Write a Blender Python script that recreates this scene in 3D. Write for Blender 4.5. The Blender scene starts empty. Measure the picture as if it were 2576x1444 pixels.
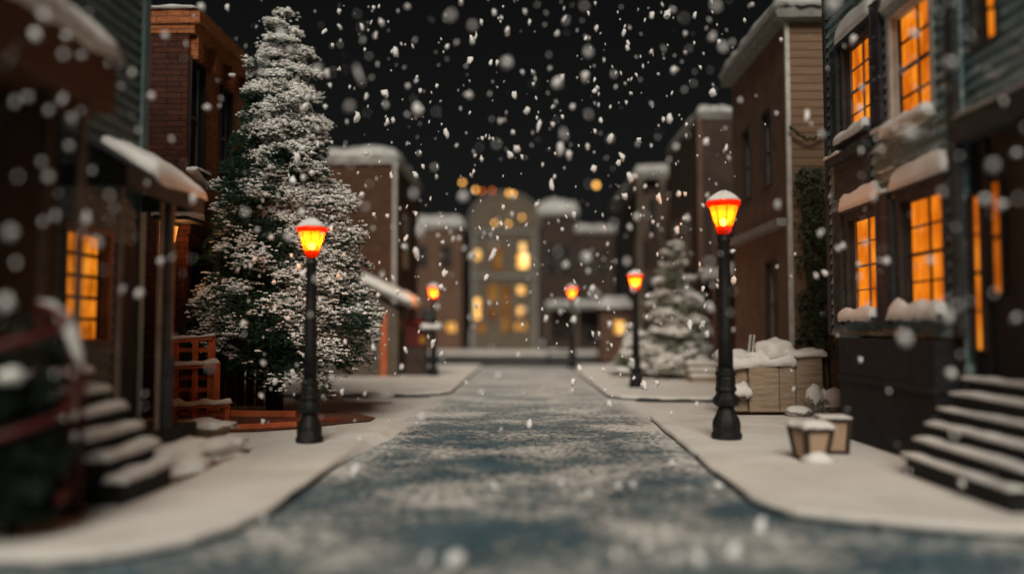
import bpy, bmesh, math, random
from mathutils import Vector, noise, Matrix
random.seed(11)
R = math.radians
scn = bpy.context.scene
COL = scn.collection
# ------------------------------------------------------------------ camera
F = 2000.0                      # focal length for a 2576 px wide frame
CAMZ = 1.5
PITCH = math.atan(103 / F)
YAW = math.atan(38 / F)
cam_d = bpy.data.cameras.new('camera')
cam = bpy.data.objects.new('camera', cam_d)
COL.objects.link(cam)
cam.location = (0, 0, CAMZ)
cam.rotation_euler = (math.pi / 2 + PITCH, 0, YAW)
cam_d.sensor_width = 36
cam_d.lens = F / 2576 * 36
cam_d.clip_start = 0.05
cam_d.clip_end = 2000
cam_d.dof.use_dof = True
cam_d.dof.focus_distance = 12.7
cam_d.dof.aperture_fstop = cam_d.lens / 1000 / 0.21
cam_d.dof.aperture_blades = 0
scn.camera = cam
CM = cam.rotation_euler.to_matrix()

def ray(px, py):
    return CM @ Vector(((px - 1288) / F, (722 - py) / F, -1))
def gnd(px, py, z=0.0):
    d = ray(px, py); t = (z - CAMZ) / d.z
    return Vector((d.x * t, d.y * t, z))
def at(px, py, y):
    d = ray(px, py); t = y / d.y
    return Vector((d.x * t, y, CAMZ + d.z * t))
def proj(p):
    q = CM.transposed() @ (Vector(p) - Vector((0, 0, CAMZ)))
    return 1288 + F * q.x / -q.z, 722 - F * q.y / -q.z, -q.z

# ------------------------------------------------------------------ materials
def newmat(name):
    m = bpy.data.materials.new(name); m.use_nodes = True
    nt = m.node_tree; nt.nodes.clear()
    out = nt.nodes.new('ShaderNodeOutputMaterial')
    return m, nt, out
def N(nt, t, **kw):
    n = nt.nodes.new(t)
    for k, v in kw.items():
        if k in n.inputs: n.inputs[k].default_value = v
        else: setattr(n, k, v)
    return n
def pos(nt, sx=1, sy=1, sz=1):
    g = N(nt, 'ShaderNodeNewGeometry')
    mp = N(nt, 'ShaderNodeMapping')
    mp.inputs['Scale'].default_value = (sx, sy, sz)
    nt.links.new(g.outputs['Position'], mp.inputs['Vector'])
    return mp.outputs['Vector']
def ramp(nt, src, stops):
    r = N(nt, 'ShaderNodeValToRGB')
    el = r.color_ramp.elements
    while len(el) < len(stops): el.new(0.5)
    for e, (p, c) in zip(el, stops):
        e.position = p
        e.color = (*c, 1) if len(c) == 3 else c
    nt.links.new(src, r.inputs['Fac'])
    return r.outputs['Color']
def surf(name, c1, c2, rough=0.75, ns=6.0, stretch=(1, 1, 1), lo=0.35, hi=0.68, bump=0.3, bs=40.0, bd=0.01, metal=0.0, spec=0.3, frost=0.0, fstretch=(1, 1, 3)):
    m, nt, out = newmat(name)
    b = N(nt, 'ShaderNodeBsdfPrincipled')
    b.inputs['Roughness'].default_value = rough
    b.inputs['Metallic'].default_value = metal
    b.inputs['Specular IOR Level'].default_value = spec
    n1 = N(nt, 'ShaderNodeTexNoise', Scale=ns, Detail=6.0, Roughness=0.65)
    nt.links.new(pos(nt, *stretch), n1.inputs['Vector'])
    col = ramp(nt, n1.outputs['Fac'], [(lo, c1), (hi, c2)])
    if frost > 0:                       # wind-blown snow caught on the boards
        n3 = N(nt, 'ShaderNodeTexNoise', Scale=5.0, Detail=9.0, Roughness=0.72)
        nt.links.new(pos(nt, *fstretch), n3.inputs['Vector'])
        msk = ramp(nt, n3.outputs['Fac'], [(0.62 - frost, (0, 0, 0)), (0.72 - frost * 0.6, (1, 1, 1))])
        mx = N(nt, 'ShaderNodeMix', data_type='RGBA')
        nt.links.new(msk, mx.inputs['Factor'])
        nt.links.new(col, mx.inputs[6])
        mx.inputs[7].default_value = (0.55, 0.56, 0.55, 1)
        col = mx.outputs[2]
    nt.links.new(col, b.inputs['Base Color'])
    if bump:
        n2 = N(nt, 'ShaderNodeTexNoise', Scale=bs, Detail=4.0, Roughness=0.6)
        nt.links.new(pos(nt, *stretch), n2.inputs['Vector'])
        bp = N(nt, 'ShaderNodeBump', Strength=bump, Distance=bd)
        nt.links.new(n2.outputs['Fac'], bp.inputs['Height'])
        nt.links.new(bp.outputs['Normal'], b.inputs['Normal'])
    nt.links.new(b.outputs[0], out.inputs[0])
    return m
def brick(name, c1, c2, mortar, bw=0.24, bh=0.085, bump=0.9):
    m, nt, out = newmat(name)
    b = N(nt, 'ShaderNodeBsdfPrincipled'); b.inputs['Roughness'].default_value = 0.85
    b.inputs['Specular IOR Level'].default_value = 0.2
    g = N(nt, 'ShaderNodeNewGeometry'); s = N(nt, 'ShaderNodeSeparateXYZ')
    nt.links.new(g.outputs['Position'], s.inputs[0])
    a = N(nt, 'ShaderNodeMath', operation='ADD')
    nt.links.new(s.outputs[0], a.inputs[0]); nt.links.new(s.outputs[1], a.inputs[1])
    w = N(nt, 'ShaderNodeTexNoise', Scale=3.0, Detail=4.0)
    nt.links.new(g.outputs['Position'], w.inputs['Vector'])
    wz = N(nt, 'ShaderNodeMath', operation='MULTIPLY_ADD'); wz.inputs[1].default_value = 0.05
    nt.links.new(w.outputs['Fac'], wz.inputs[0]); nt.links.new(s.outputs[2], wz.inputs[2])
    c = N(nt, 'ShaderNodeCombineXYZ')
    nt.links.new(a.outputs[0], c.inputs[0]); nt.links.new(wz.outputs[0], c.inputs[1])
    t = N(nt, 'ShaderNodeTexBrick', Scale=1.0)
    t.inputs['Brick Width'].default_value = bw; t.inputs['Row Height'].default_value = bh
    t.inputs['Mortar Size'].default_value = 0.012; t.inputs['Mortar Smooth'].default_value = 0.4
    t.inputs['Color1'].default_value = (*c1, 1); t.inputs['Color2'].default_value = (*c2, 1)
    t.inputs['Mortar'].default_value = (*mortar, 1)
    nt.links.new(c.outputs[0], t.inputs['Vector'])
    n2 = N(nt, 'ShaderNodeTexNoise', Scale=9.0, Detail=8.0, Roughness=0.7)
    nt.links.new(g.outputs['Position'], n2.inputs['Vector'])
    mx = N(nt, 'ShaderNodeMix', data_type='RGBA', blend_type='MULTIPLY'); mx.inputs['Factor'].default_value = 0.8
    nt.links.new(t.outputs['Color'], mx.inputs[6])
    nt.links.new(ramp(nt, n2.outputs['Fac'], [(0.3, (0.35, 0.35, 0.35)), (0.7, (1.25, 1.2, 1.15))]), mx.inputs[7])
    nt.links.new(mx.outputs[2], b.inputs['Base Color'])
    h = N(nt, 'ShaderNodeMath', operation='MULTIPLY_ADD'); h.inputs[1].default_value = -0.6
    nt.links.new(t.outputs['Fac'], h.inputs[0]); nt.links.new(n2.outputs['Fac'], h.inputs[2])
    bp = N(nt, 'ShaderNodeBump', Strength=bump, Distance=0.02)
    nt.links.new(h.outputs[0], bp.inputs['Height']); nt.links.new(bp.outputs['Normal'], b.inputs['Normal'])
    nt.links.new(b.outputs[0], out.inputs[0])
    return m
def lit(name, c, strength, lo=0.55, ns=2.2):
    m, nt, out = newmat(name)                      # a curtained lit window
    e = N(nt, 'ShaderNodeEmission')
    n1 = N(nt, 'ShaderNodeTexNoise', Scale=ns, Detail=3.0)
    nt.links.new(pos(nt, 1.6, 1.6, 0.7), n1.inputs['Vector'])
    col = ramp(nt, n1.outputs['Fac'], [(0.33, (c[0] * lo, c[1] * lo * 0.75, c[2] * lo * 0.6)), (0.52, c), (0.68, (c[0] * 1.2, c[1] * 1.55, c[2] * 2.6))])
    nt.links.new(col, e.inputs['Color']); e.inputs['Strength'].default_value = strength
    nt.links.new(e.outputs[0], out.inputs[0])
    return m
def glow(name, c, strength):
    m, nt, out = newmat(name)
    e = N(nt, 'ShaderNodeEmission'); e.inputs['Color'].default_value = (*c, 1); e.inputs['Strength'].default_value = strength
    nt.links.new(e.outputs[0], out.inputs[0]); return m
def translucent(name, c, tr, trc):
    m, nt, out = newmat(name)
    a = N(nt, 'ShaderNodeBsdfTranslucent'); a.inputs['Color'].default_value = (*c, 1)
    t = N(nt, 'ShaderNodeBsdfTransparent'); t.inputs['Color'].default_value = (*trc, 1)
    mx = N(nt, 'ShaderNodeMixShader'); mx.inputs[0].default_value = tr
    nt.links.new(a.outputs[0], mx.inputs[1]); nt.links.new(t.outputs[0], mx.inputs[2])
    nt.links.new(mx.outputs[0], out.inputs[0]); return m

M = {}
M['snow'] = surf('snow', (0.70, 0.69, 0.66), (0.84, 0.83, 0.80), 0.7, 3.0, bump=0.8, bs=48, bd=0.025, spec=0.25)
M['ground_snow'] = surf('ground_snow', (0.62, 0.60, 0.56), (0.80, 0.78, 0.74), 0.75, 1.0, bump=0.7, bs=22, bd=0.045, spec=0.2)
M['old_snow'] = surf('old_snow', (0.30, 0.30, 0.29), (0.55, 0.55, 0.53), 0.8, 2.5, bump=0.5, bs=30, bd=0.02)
M['siding'] = surf('siding', (0.10, 0.16, 0.17), (0.19, 0.28, 0.295), 0.8, 3.5, (0.6, 0.6, 3), bump=0.5, bs=25, frost=0.09)
M['siding_blue'] = surf('siding_blue', (0.075, 0.105, 0.105), (0.13, 0.17, 0.17), 0.8, 3.5, (0.6, 0.6, 3), bump=0.4, bs=25, frost=0.02)
M['siding_dark'] = surf('siding_dark', (0.022, 0.024, 0.024), (0.05, 0.055, 0.055), 0.8, 4, (0.6, 0.6, 3), bump=0.5, frost=0.0)
M['teal'] = surf('teal', (0.10, 0.16, 0.165), (0.15, 0.21, 0.215), 0.6, 4, bump=0.2)
M['slate'] = surf('slate', (0.018, 0.019, 0.02), (0.045, 0.047, 0.048), 0.75, 5, bump=0.5, bs=30)
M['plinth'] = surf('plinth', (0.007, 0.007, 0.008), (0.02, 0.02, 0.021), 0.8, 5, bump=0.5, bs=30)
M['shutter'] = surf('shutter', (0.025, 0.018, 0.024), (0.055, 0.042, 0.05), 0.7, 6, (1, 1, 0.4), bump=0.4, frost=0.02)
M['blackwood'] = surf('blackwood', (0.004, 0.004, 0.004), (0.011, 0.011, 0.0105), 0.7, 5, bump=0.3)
M['brownwood'] = surf('brownwood', (0.035, 0.019, 0.013), (0.07, 0.036, 0.024), 0.75, 5, (1, 0.4, 3), bump=0.4)
M['fascia'] = surf('fascia', (0.07, 0.027, 0.014), (0.12, 0.047, 0.023), 0.75, 4, (1, 0.4, 3), bump=0.3)
M['pinkpost'] = surf('pinkpost', (0.12, 0.075, 0.06), (0.2, 0.125, 0.10), 0.75, 5, bump=0.3)
M['tanpost'] = surf('tanpost', (0.16, 0.115, 0.085), (0.28, 0.2, 0.15), 0.75, 5, bump=0.3)
M['whitetrim'] = surf('whitetrim', (0.32, 0.31, 0.28), (0.48, 0.46, 0.42), 0.75, 6, bump=0.3)
M['greytrim'] = surf('greytrim', (0.14, 0.135, 0.125), (0.24, 0.23, 0.21), 0.75, 6, bump=0.3)
M['redwood'] = surf('redwood', (0.38, 0.085, 0.03), (0.56, 0.15, 0.05), 0.7, 6, (1, 1, 1), bump=0.4, bs=25)
M['redwood_dark'] = surf('redwood_dark', (0.11, 0.018, 0.010), (0.25, 0.045, 0.018), 0.75, 5, bump=0.4)
M['redpaint'] = surf('redpaint', (0.055, 0.006, 0.006), (0.10, 0.010, 0.009), 0.5, 5, bump=0.2)
M['iron'] = surf('iron', (0.006, 0.006, 0.006), (0.016, 0.016, 0.016), 0.55, 9, bump=0.4, bs=45, metal=0.2, frost=-0.02, fstretch=(4, 4, 4))
M['bark'] = surf('bark', (0.015, 0.011, 0.008), (0.045, 0.032, 0.024), 0.9, 14, (1, 1, 0.25), bump=0.8)
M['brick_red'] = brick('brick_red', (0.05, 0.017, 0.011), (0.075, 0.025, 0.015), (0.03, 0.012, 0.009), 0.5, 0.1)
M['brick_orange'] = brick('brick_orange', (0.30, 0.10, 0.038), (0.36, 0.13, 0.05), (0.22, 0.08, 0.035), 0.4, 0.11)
M['brick_brown'] = brick('brick_brown', (0.075, 0.037, 0.023), (0.11, 0.054, 0.032), (0.07, 0.04, 0.028))
M['tan'] = surf('tan', (0.13, 0.08, 0.048), (0.19, 0.12, 0.075), 0.85, 3, (0.5, 0.5, 5), bump=0.5, bs=18)
M['brown'] = surf('brown', (0.085, 0.048, 0.032), (0.14, 0.08, 0.055), 0.85, 2.5, bump=0.4)
M['darkbrown'] = surf('darkbrown', (0.028, 0.019, 0.015), (0.055, 0.037, 0.028), 0.85, 2.5, bump=0.4)
M['greywall'] = surf('greywall', (0.085, 0.07, 0.052), (0.13, 0.105, 0.08), 0.85, 2.0, bump=0.3)
M['stone'] = surf('stone', (0.24, 0.18, 0.125), (0.42, 0.33, 0.24), 0.85, 5, (0.6, 0.6, 3), bump=0.9, bs=18, bd=0.02, frost=0.01)
M['rock'] = surf('rock', (0.12, 0.11, 0.09), (0.3, 0.27, 0.22), 0.85, 8, bump=0.9, bs=20, bd=0.02, frost=0.1)
M['wicker'] = surf('wicker', (0.16, 0.10, 0.055), (0.3, 0.2, 0.12), 0.8, 20, (1, 1, 4), bump=0.8, bs=60)
M['panel'] = surf('panel', (0.30, 0.2, 0.13), (0.46, 0.33, 0.23), 0.8, 5, (2, 2, 0.5), bump=0.3)
M['pinkpane'] = surf('pinkpane', (0.15, 0.085, 0.06), (0.24, 0.13, 0.1), 0.4, 3, (3, 3, 0.6), bump=0.1)
M['darkglass'] = surf('darkglass', (0.008, 0.008, 0.009), (0.02, 0.019, 0.018), 0.25, 3, bump=0.05, spec=0.5)
M['needle'] = surf('needle', (0.012, 0.040, 0.024), (0.040, 0.085, 0.048), 0.7, 6, bump=0)
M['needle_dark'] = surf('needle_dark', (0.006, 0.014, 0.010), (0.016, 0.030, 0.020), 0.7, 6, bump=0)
M['needle_frost'] = surf('needle_frost', (0.17, 0.20, 0.14), (0.40, 0.42, 0.34), 0.7, 4, bump=0)
M['ivy'] = surf('ivy', (0.012, 0.02, 0.008), (0.045, 0.05, 0.022), 0.6, 7, bump=0)
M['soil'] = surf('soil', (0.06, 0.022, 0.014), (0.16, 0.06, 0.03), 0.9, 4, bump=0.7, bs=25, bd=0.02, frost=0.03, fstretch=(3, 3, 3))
M['win'] = lit('win', (1.0, 0.255, 0.012), 0.88, lo=0.6, ns=2.6)
M['win_dim'] = lit('win_dim', (0.9, 0.2, 0.01), 0.5)
M['win_left'] = lit('win_left', (1.0, 0.27, 0.014), 0.8, lo=0.3, ns=3.5)
M['win_far'] = lit('win_far', (1.0, 0.5, 0.11), 1.5, lo=0.25, ns=1.0)
M['win_far_hot'] = lit('win_far_hot', (1.0, 0.55, 0.14), 2.6, lo=0.5, ns=1.0)
M['win_far_dim'] = lit('win_far_dim', (0.9, 0.36, 0.06), 0.28, lo=0.3, ns=1.0)
M['bulb'] = glow('bulb', (1.0, 0.66, 0.28), 9)
M['fairy'] = glow('fairy', (1.0, 0.48, 0.10), 4.0)
M['fairy_red'] = glow('fairy_red', (1.0, 0.2, 0.03), 1.5)
M['lglass'] = translucent('lglass', (1.0, 0.15, 0.005), 0.74, (1.0, 0.52, 0.2))
M['lred'] = translucent('lred', (0.13, 0.004, 0.0003), 0.02, (1, 0.1, 0.02))

def flake_mat():
    m, nt, out = newmat('flake')
    d = N(nt, 'ShaderNodeBsdfDiffuse'); d.inputs['Color'].default_value = (0.95, 0.95, 0.95, 1)
    t = N(nt, 'ShaderNodeBsdfTranslucent'); t.inputs['Color'].default_value = (0.95, 0.95, 0.95, 1)
    mx = N(nt, 'ShaderNodeMixShader'); mx.inputs[0].default_value = 0.25
    nt.links.new(d.outputs[0], mx.inputs[1]); nt.links.new(t.outputs[0], mx.inputs[2]); nt.links.new(mx.outputs[0], out.inputs[0]); return m
M['flake'] = flake_mat()
M['tree_snow'] = surf('tree_snow', (0.86, 0.85, 0.82), (0.92, 0.91, 0.88), 0.7, 3.0, bump=0)
def road_mat():
    m, nt, out = newmat('road_frost')
    b = N(nt, 'ShaderNodeBsdfPrincipled'); b.inputs['Roughness'].default_value = 0.6
    b.inputs['Specular IOR Level'].default_value = 0.35
    base = N(nt, 'ShaderNodeTexNoise', Scale=2.0, Detail=6.0)
    nt.links.new(pos(nt), base.inputs['Vector'])
    bc = ramp(nt, base.outputs['Fac'], [(0.35, (0.024, 0.072, 0.10)), (0.65, (0.07, 0.135, 0.165))])
    grain = N(nt, 'ShaderNodeTexNoise', Scale=13.0, Detail=5.0, Roughness=0.85)
    nt.links.new(pos(nt, 1, 0.7, 1), grain.inputs['Vector'])
    cov = N(nt, 'ShaderNodeTexNoise', Scale=1.0, Detail=5.0, Roughness=0.68)
    nt.links.new(pos(nt, 0.62, 0.9, 1), cov.inputs['Vector'])
    k = N(nt, 'ShaderNodeMath', operation='MULTIPLY_ADD'); k.inputs[1].default_value = 0.85
    nt.links.new(cov.outputs['Fac'], k.inputs[0]); nt.links.new(grain.outputs['Fac'], k.inputs[2])
    msk = ramp(nt, k.outputs[0], [(0.0, (0, 0, 0)), (0.5, (0, 0, 0)), (1.0, (1, 1, 1))])
    # remap 1.10 .. 1.42 to 0 .. 1
    mr = N(nt, 'ShaderNodeMapRange'); mr.inputs[1].default_value = 0.875; mr.inputs[2].default_value = 1.04
    mr.clamp = True
    nt.links.new(k.outputs[0], mr.inputs[0])
    # thicker snow left beyond the crossing where nothing drove
    g = N(nt, 'ShaderNodeNewGeometry'); s = N(nt, 'ShaderNodeSeparateXYZ'); nt.links.new(g.outputs['Position'], s.inputs[0])
    far = N(nt, 'ShaderNodeMapRange'); far.inputs[1].default_value = 11.5; far.inputs[2].default_value = 19.0
    far.inputs[3].default_value = 0.0; far.inputs[4].default_value = 0.5
    nt.links.new(s.outputs[1], far.inputs[0])
    ad = N(nt, 'ShaderNodeMath', operation='ADD', use_clamp=True)
    # snow carried on to the carriageway along the kerbs, ragged
    ax = N(nt, 'ShaderNodeMath', operation='ABSOLUTE'); nt.links.new(s.outputs[0], ax.inputs[0])
    wob = N(nt, 'ShaderNodeMath', operation='MULTIPLY_ADD'); wob.inputs[1].default_value = 1.1
    nt.links.new(grain.outputs['Fac'], wob.inputs[0]); nt.links.new(ax.outputs[0], wob.inputs[2])
    kerb_ = N(nt, 'ShaderNodeMapRange'); kerb_.inputs[1].default_value = 2.25; kerb_.inputs[2].default_value = 2.75; kerb_.inputs[4].default_value = 0.8
    nt.links.new(wob.outputs[0], kerb_.inputs[0])
    yy = N(nt, 'ShaderNodeMapRange'); yy.inputs[1].default_value = 7.6; yy.inputs[2].default_value = 9.6
    nt.links.new(s.outputs[1], yy.inputs[0])
    km = N(nt, 'ShaderNodeMath', operation='MULTIPLY'); nt.links.new(kerb_.outputs[0], km.inputs[0]); nt.links.new(yy.outputs[0], km.inputs[1])
    ka = N(nt, 'ShaderNodeMath', operation='ADD'); nt.links.new(km.outputs[0], ka.inputs[0]); nt.links.new(mr.outputs[0], ka.inputs[1])
    nt.links.new(ka.outputs[0], ad.inputs[0]); nt.links.new(far.outputs[0], ad.inputs[1])
    mx = N(nt, 'ShaderNodeMix', data_type='RGBA')
    nt.links.new(ad.outputs[0], mx.inputs['Factor']); nt.links.new(bc, mx.inputs[6]); mx.inputs[7].default_value = (0.64, 0.65, 0.62, 1)
    nt.links.new(mx.outputs[2], b.inputs['Base Color'])
    bp = N(nt, 'ShaderNodeBump', Strength=0.7, Distance=0.02)
    nt.links.new(ad.outputs[0], bp.inputs['Height']); nt.links.new(bp.outputs['Normal'], b.inputs['Normal'])
    nt.links.new(b.outputs[0], out.inputs[0]); return m
M['road'] = road_mat()
M['asphalt'] = surf('asphalt', (0.03, 0.032, 0.036), (0.085, 0.085, 0.085), 0.7, 1.5, (0.4, 1, 1), bump=0.4, frost=0.02, fstretch=(0.4, 1, 1))

# ------------------------------------------------------------------ mesh helpers
LOC = {}
class MB:
    def __init__(s): s.v = []; s.f = []
    def add(s, vs, fs):
        o = len(s.v); s.v += [Vector(p) for p in vs]; s.f += [tuple(i + o for i in f) for f in fs]; return s
    def quad(s, *p): return s.add(p, [tuple(range(len(p)))])
    def box(s, x0, x1, y0, y1, z0, z1):
        return s.hexa([(x0, y0, z0), (x1, y0, z0), (x1, y1, z0), (x0, y1, z0), (x0, y0, z1), (x1, y0, z1), (x1, y1, z1), (x0, y1, z1)])
    def hexa(s, c):
        return s.add(c, [(3, 2, 1, 0), (4, 5, 6, 7), (0, 1, 5, 4), (1, 2, 6, 5), (2, 3, 7, 6), (3, 0, 4, 7)])
    def fbox(s, fr, u0, u1, v0, v1, n0, n1):
        return s.hexa([fr(u0, v0, n0), fr(u1, v0, n0), fr(u1, v0, n1), fr(u0, v0, n1), fr(u0, v1, n0), fr(u1, v1, n0), fr(u1, v1, n1), fr(u0, v1, n1)])
    def tube(s, pts, rad, n=8):
        pts = [Vector(p) for p in pts]
        if not isinstance(rad, (list, tuple)): rad = [rad] * len(pts)
        vs = []; fs = []
        for i, p in enumerate(pts):
            d = (pts[min(i + 1, len(pts) - 1)] - pts[max(i - 1, 0)]).normalized()
            a = d.orthogonal().normalized() if abs(d.z) > 0.99 else d.cross(Vector((0, 0, 1))).normalized()
            b = d.cross(a)
            for k in range(n):
                t = 2 * math.pi * k / n
                vs.append(p + (a * math.cos(t) + b * math.sin(t)) * rad[i])
        for i in range(len(pts) - 1):
            for k in range(n):
                fs.append((i * n + k, i * n + (k + 1) % n, (i + 1) * n + (k + 1) % n, (i + 1) * n + k))
        fs.append(tuple(range(n))[::-1]); fs.append(tuple(range((len(pts) - 1) * n, len(pts) * n)))
        return s.add(vs, fs)
    def lathe(s, cx, cy, prof, n=16):
        vs = []; fs = []
        for r, z in prof:
            for k in range(n):
                t = 2 * math.pi * (k + 0.5) / n
                vs.append((cx + r * math.cos(t), cy + r * math.sin(t), z))
        for i in range(len(prof) - 1):
            for k in range(n):
                fs.append((i * n + k, i * n + (k + 1) % n, (i + 1) * n + (k + 1) % n, (i + 1) * n + k))
        fs.append(tuple(range(n))[::-1]); fs.append(tuple(range((len(prof) - 1) * n, len(prof) * n)))
        return s.add(vs, fs)
    def patch(s, p00, p10, p11, p01, h, nu=14, nv=8, rough=0.35, seed=0.0, ns=3.0, droop=0.0):
        """a rounded layer of snow lying on the quad p00..p01"""
        p00, p10, p11, p01 = map(Vector, (p00, p10, p11, p01))
        lu = ((p10 - p00).length + (p11 - p01).length) / 2; lv = ((p01 - p00).length + (p11 - p10).length) / 2
        top = []
        for j in range(nv + 1):
            v = 0.5 - 0.5 * math.cos(math.pi * j / nv)
            for i in range(nu + 1):
                u = 0.5 - 0.5 * math.cos(math.pi * i / nu)
                if nu > 16: u = 0.5 * u + 0.5 * i / nu
                p = (p00 * (1 - u) + p10 * u) * (1 - v) + (p01 * (1 - u) + p11 * u) * v
                e = min(u * lu, (1 - u) * lu, v * lv, (1 - v) * lv) / max(h, 1e-4)
                c = min(1, e); pr = math.sqrt(max(0, 1 - (1 - c) ** 2))
                nz = noise.noise(Vector((p.x * ns + seed, p.y * ns, p.z * ns + seed)))
                nz2 = noise.noise(Vector((p.x * ns * 4 + seed, p.y * ns * 4, p.z * ns * 4)))
                q = p + Vector((0, 0, h * pr * (1 + rough * nz * 1.6 + rough * 0.5 * nz2)))
                if e < 0.01:
                    q += Vector((nz2, nz, -abs(nz2) * 1.5 - droop)) * h * 0.3
                top.append(q)
        w = nu + 1; fs = []
        for j in range(nv):
            for i in range(nu):
                a = j * w + i; fs.append((a, a + 1, a + w + 1, a + w))
        ring = [i for i in range(nu + 1)] + [j * w + nu for j in range(1, nv + 1)] + [nv * w + i for i in range(nu - 1, -1, -1)] + [j * w for j in range(nv - 1, 0, -1)]
        fs.append(tuple(ring[::-1]))
        return s.add(top, fs)
    def blob(s, c, r, amp=0.3, seed=0.0, sub=2, flat=None):
        bm = bmesh.new(); bmesh.ops.create_icosphere(bm, subdivisions=sub, radius=1)
        vs = []
        for v in bm.verts:
            d = v.co.normalized(); k = 1 + amp * noise.noise(d * 1.7 + Vector((seed, seed * 1.3, 0))) + amp * 0.5 * noise.noise(d * 4 + Vector((seed, 0, seed)))
            p = Vector((d.x * r[0] * k, d.y * r[1] * k, d.z * r[2] * k))
            if flat is not None and p.z < flat: p.z = flat
            vs.append(Vector(c) + p)
        s.add(vs, [tuple(x.index for x in f.verts) for f in bm.faces]); bm.free(); return s
    def build(s, name, mat, parent=None, smooth=False, bevel=0.0, origin=None):
        me = bpy.data.meshes.new(name)
        o = LOC.get(parent.as_pointer(), Vector()) if parent else (Vector(origin) if origin is not None else Vector())
        me.from_pydata([v - o for v in s.v], [], s.f)
        bm = bmesh.new(); bm.from_mesh(me); bmesh.ops.recalc_face_normals(bm, faces=bm.faces); bm.to_mesh(me); bm.free()
        if smooth: me.polygons.foreach_set('use_smooth', [True] * len(me.polygons))
        me.materials.append(M[mat] if isinstance(mat, str) else mat)
        ob = bpy.data.objects.new(name, me); COL.objects.link(ob)
        if parent: ob.parent = parent; LOC[ob.as_pointer()] = o
        else: ob.location = o; LOC[ob.as_pointer()] = o
        if bevel:
            bv = ob.modifiers.new('bevel', 'BEVEL'); bv.width = bevel; bv.segments = 2; bv.limit_method = 'ANGLE'
        return ob
def tag(o, label, cat, group=None, kind=None):
    o['label'] = label; o['category'] = cat
    if group: o['group'] = group
    if kind: o['kind'] = kind
    return o
def thing(name, label, cat, loc, group=None):
    o = bpy.data.objects.new(name, None); COL.objects.link(o); o.location = loc; o.empty_display_size = 0.2
    LOC[o.as_pointer()] = Vector(loc); tag(o, label, cat, group); return o
def struct(name, mb, mat, smooth=False):
    o = mb.build(name, mat, None, smooth); o['kind'] = 'structure'; return o
def facing(axis, c, sgn):
    """a wall plane: u is the world coordinate along the wall, v height, n outward"""
    if axis == 'x': return lambda u, v, n: Vector((c + sgn * n, u, v))
    return lambda u, v, n: Vector((u, c + sgn * n, v))

def wall(mb, fr, u0, u1, v0, v1, openings=(), board=0.0, pr=0.022):
    vs = {v0, v1}
    for o in openings:
        vs.add(max(v0, o[2])); vs.add(min(v1, o[3]))
    if board:
        k = v0
        while k < v1: vs.add(round(k, 4)); k += board
    vs = sorted(x for x in vs if v0 <= x <= v1)
    for a, b in zip(vs[:-1], vs[1:]):
        if b - a < 1e-4: continue
        mid = (a + b) / 2
        spans = [(u0, u1)]
        for o in openings:
            if o[2] < mid < o[3]:
                ns = []
                for s0, s1 in spans:
                    if o[1] <= s0 or o[0] >= s1: ns.append((s0, s1)); continue
                    if o[0] > s0: ns.append((s0, o[0]))
                    if o[1] < s1: ns.append((o[1], s1))
                spans = ns
        if board:
            r0 = ((a - v0) % board) / board; r1 = r0 + (b - a) / board
            if r0 > 0.995: r0 = 0; r1 = (b - a) / board
            na, nb = pr * (1 - r0), pr * max(0, 1 - r1)
        else: na = nb = 0
        for s0, s1 in spans:
            L = s1 - s0; n = max(1, int(L / 0.6)) if board else 1
            for i in range(n):
                a0 = s0 + L * i / n; a1 = s0 + L * (i + 1) / n
                j0 = 0.004 * noise.noise(Vector((a0 * 3, a * 9, 0))) if board else 0
                j1 = 0.004 * noise.noise(Vector((a1 * 3, a * 9, 0))) if board else 0
                mb.quad(fr(a0, a + j0, na), fr(a1, a + j1, na), fr(a1, b + j1, nb), fr(a0, b + j0, nb))
                if board and na > pr * 0.9: mb.quad(fr(a0, a + j0, 0), fr(a1, a + j1, 0), fr(a1, a + j1, na), fr(a0, a + j0, na))

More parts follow.
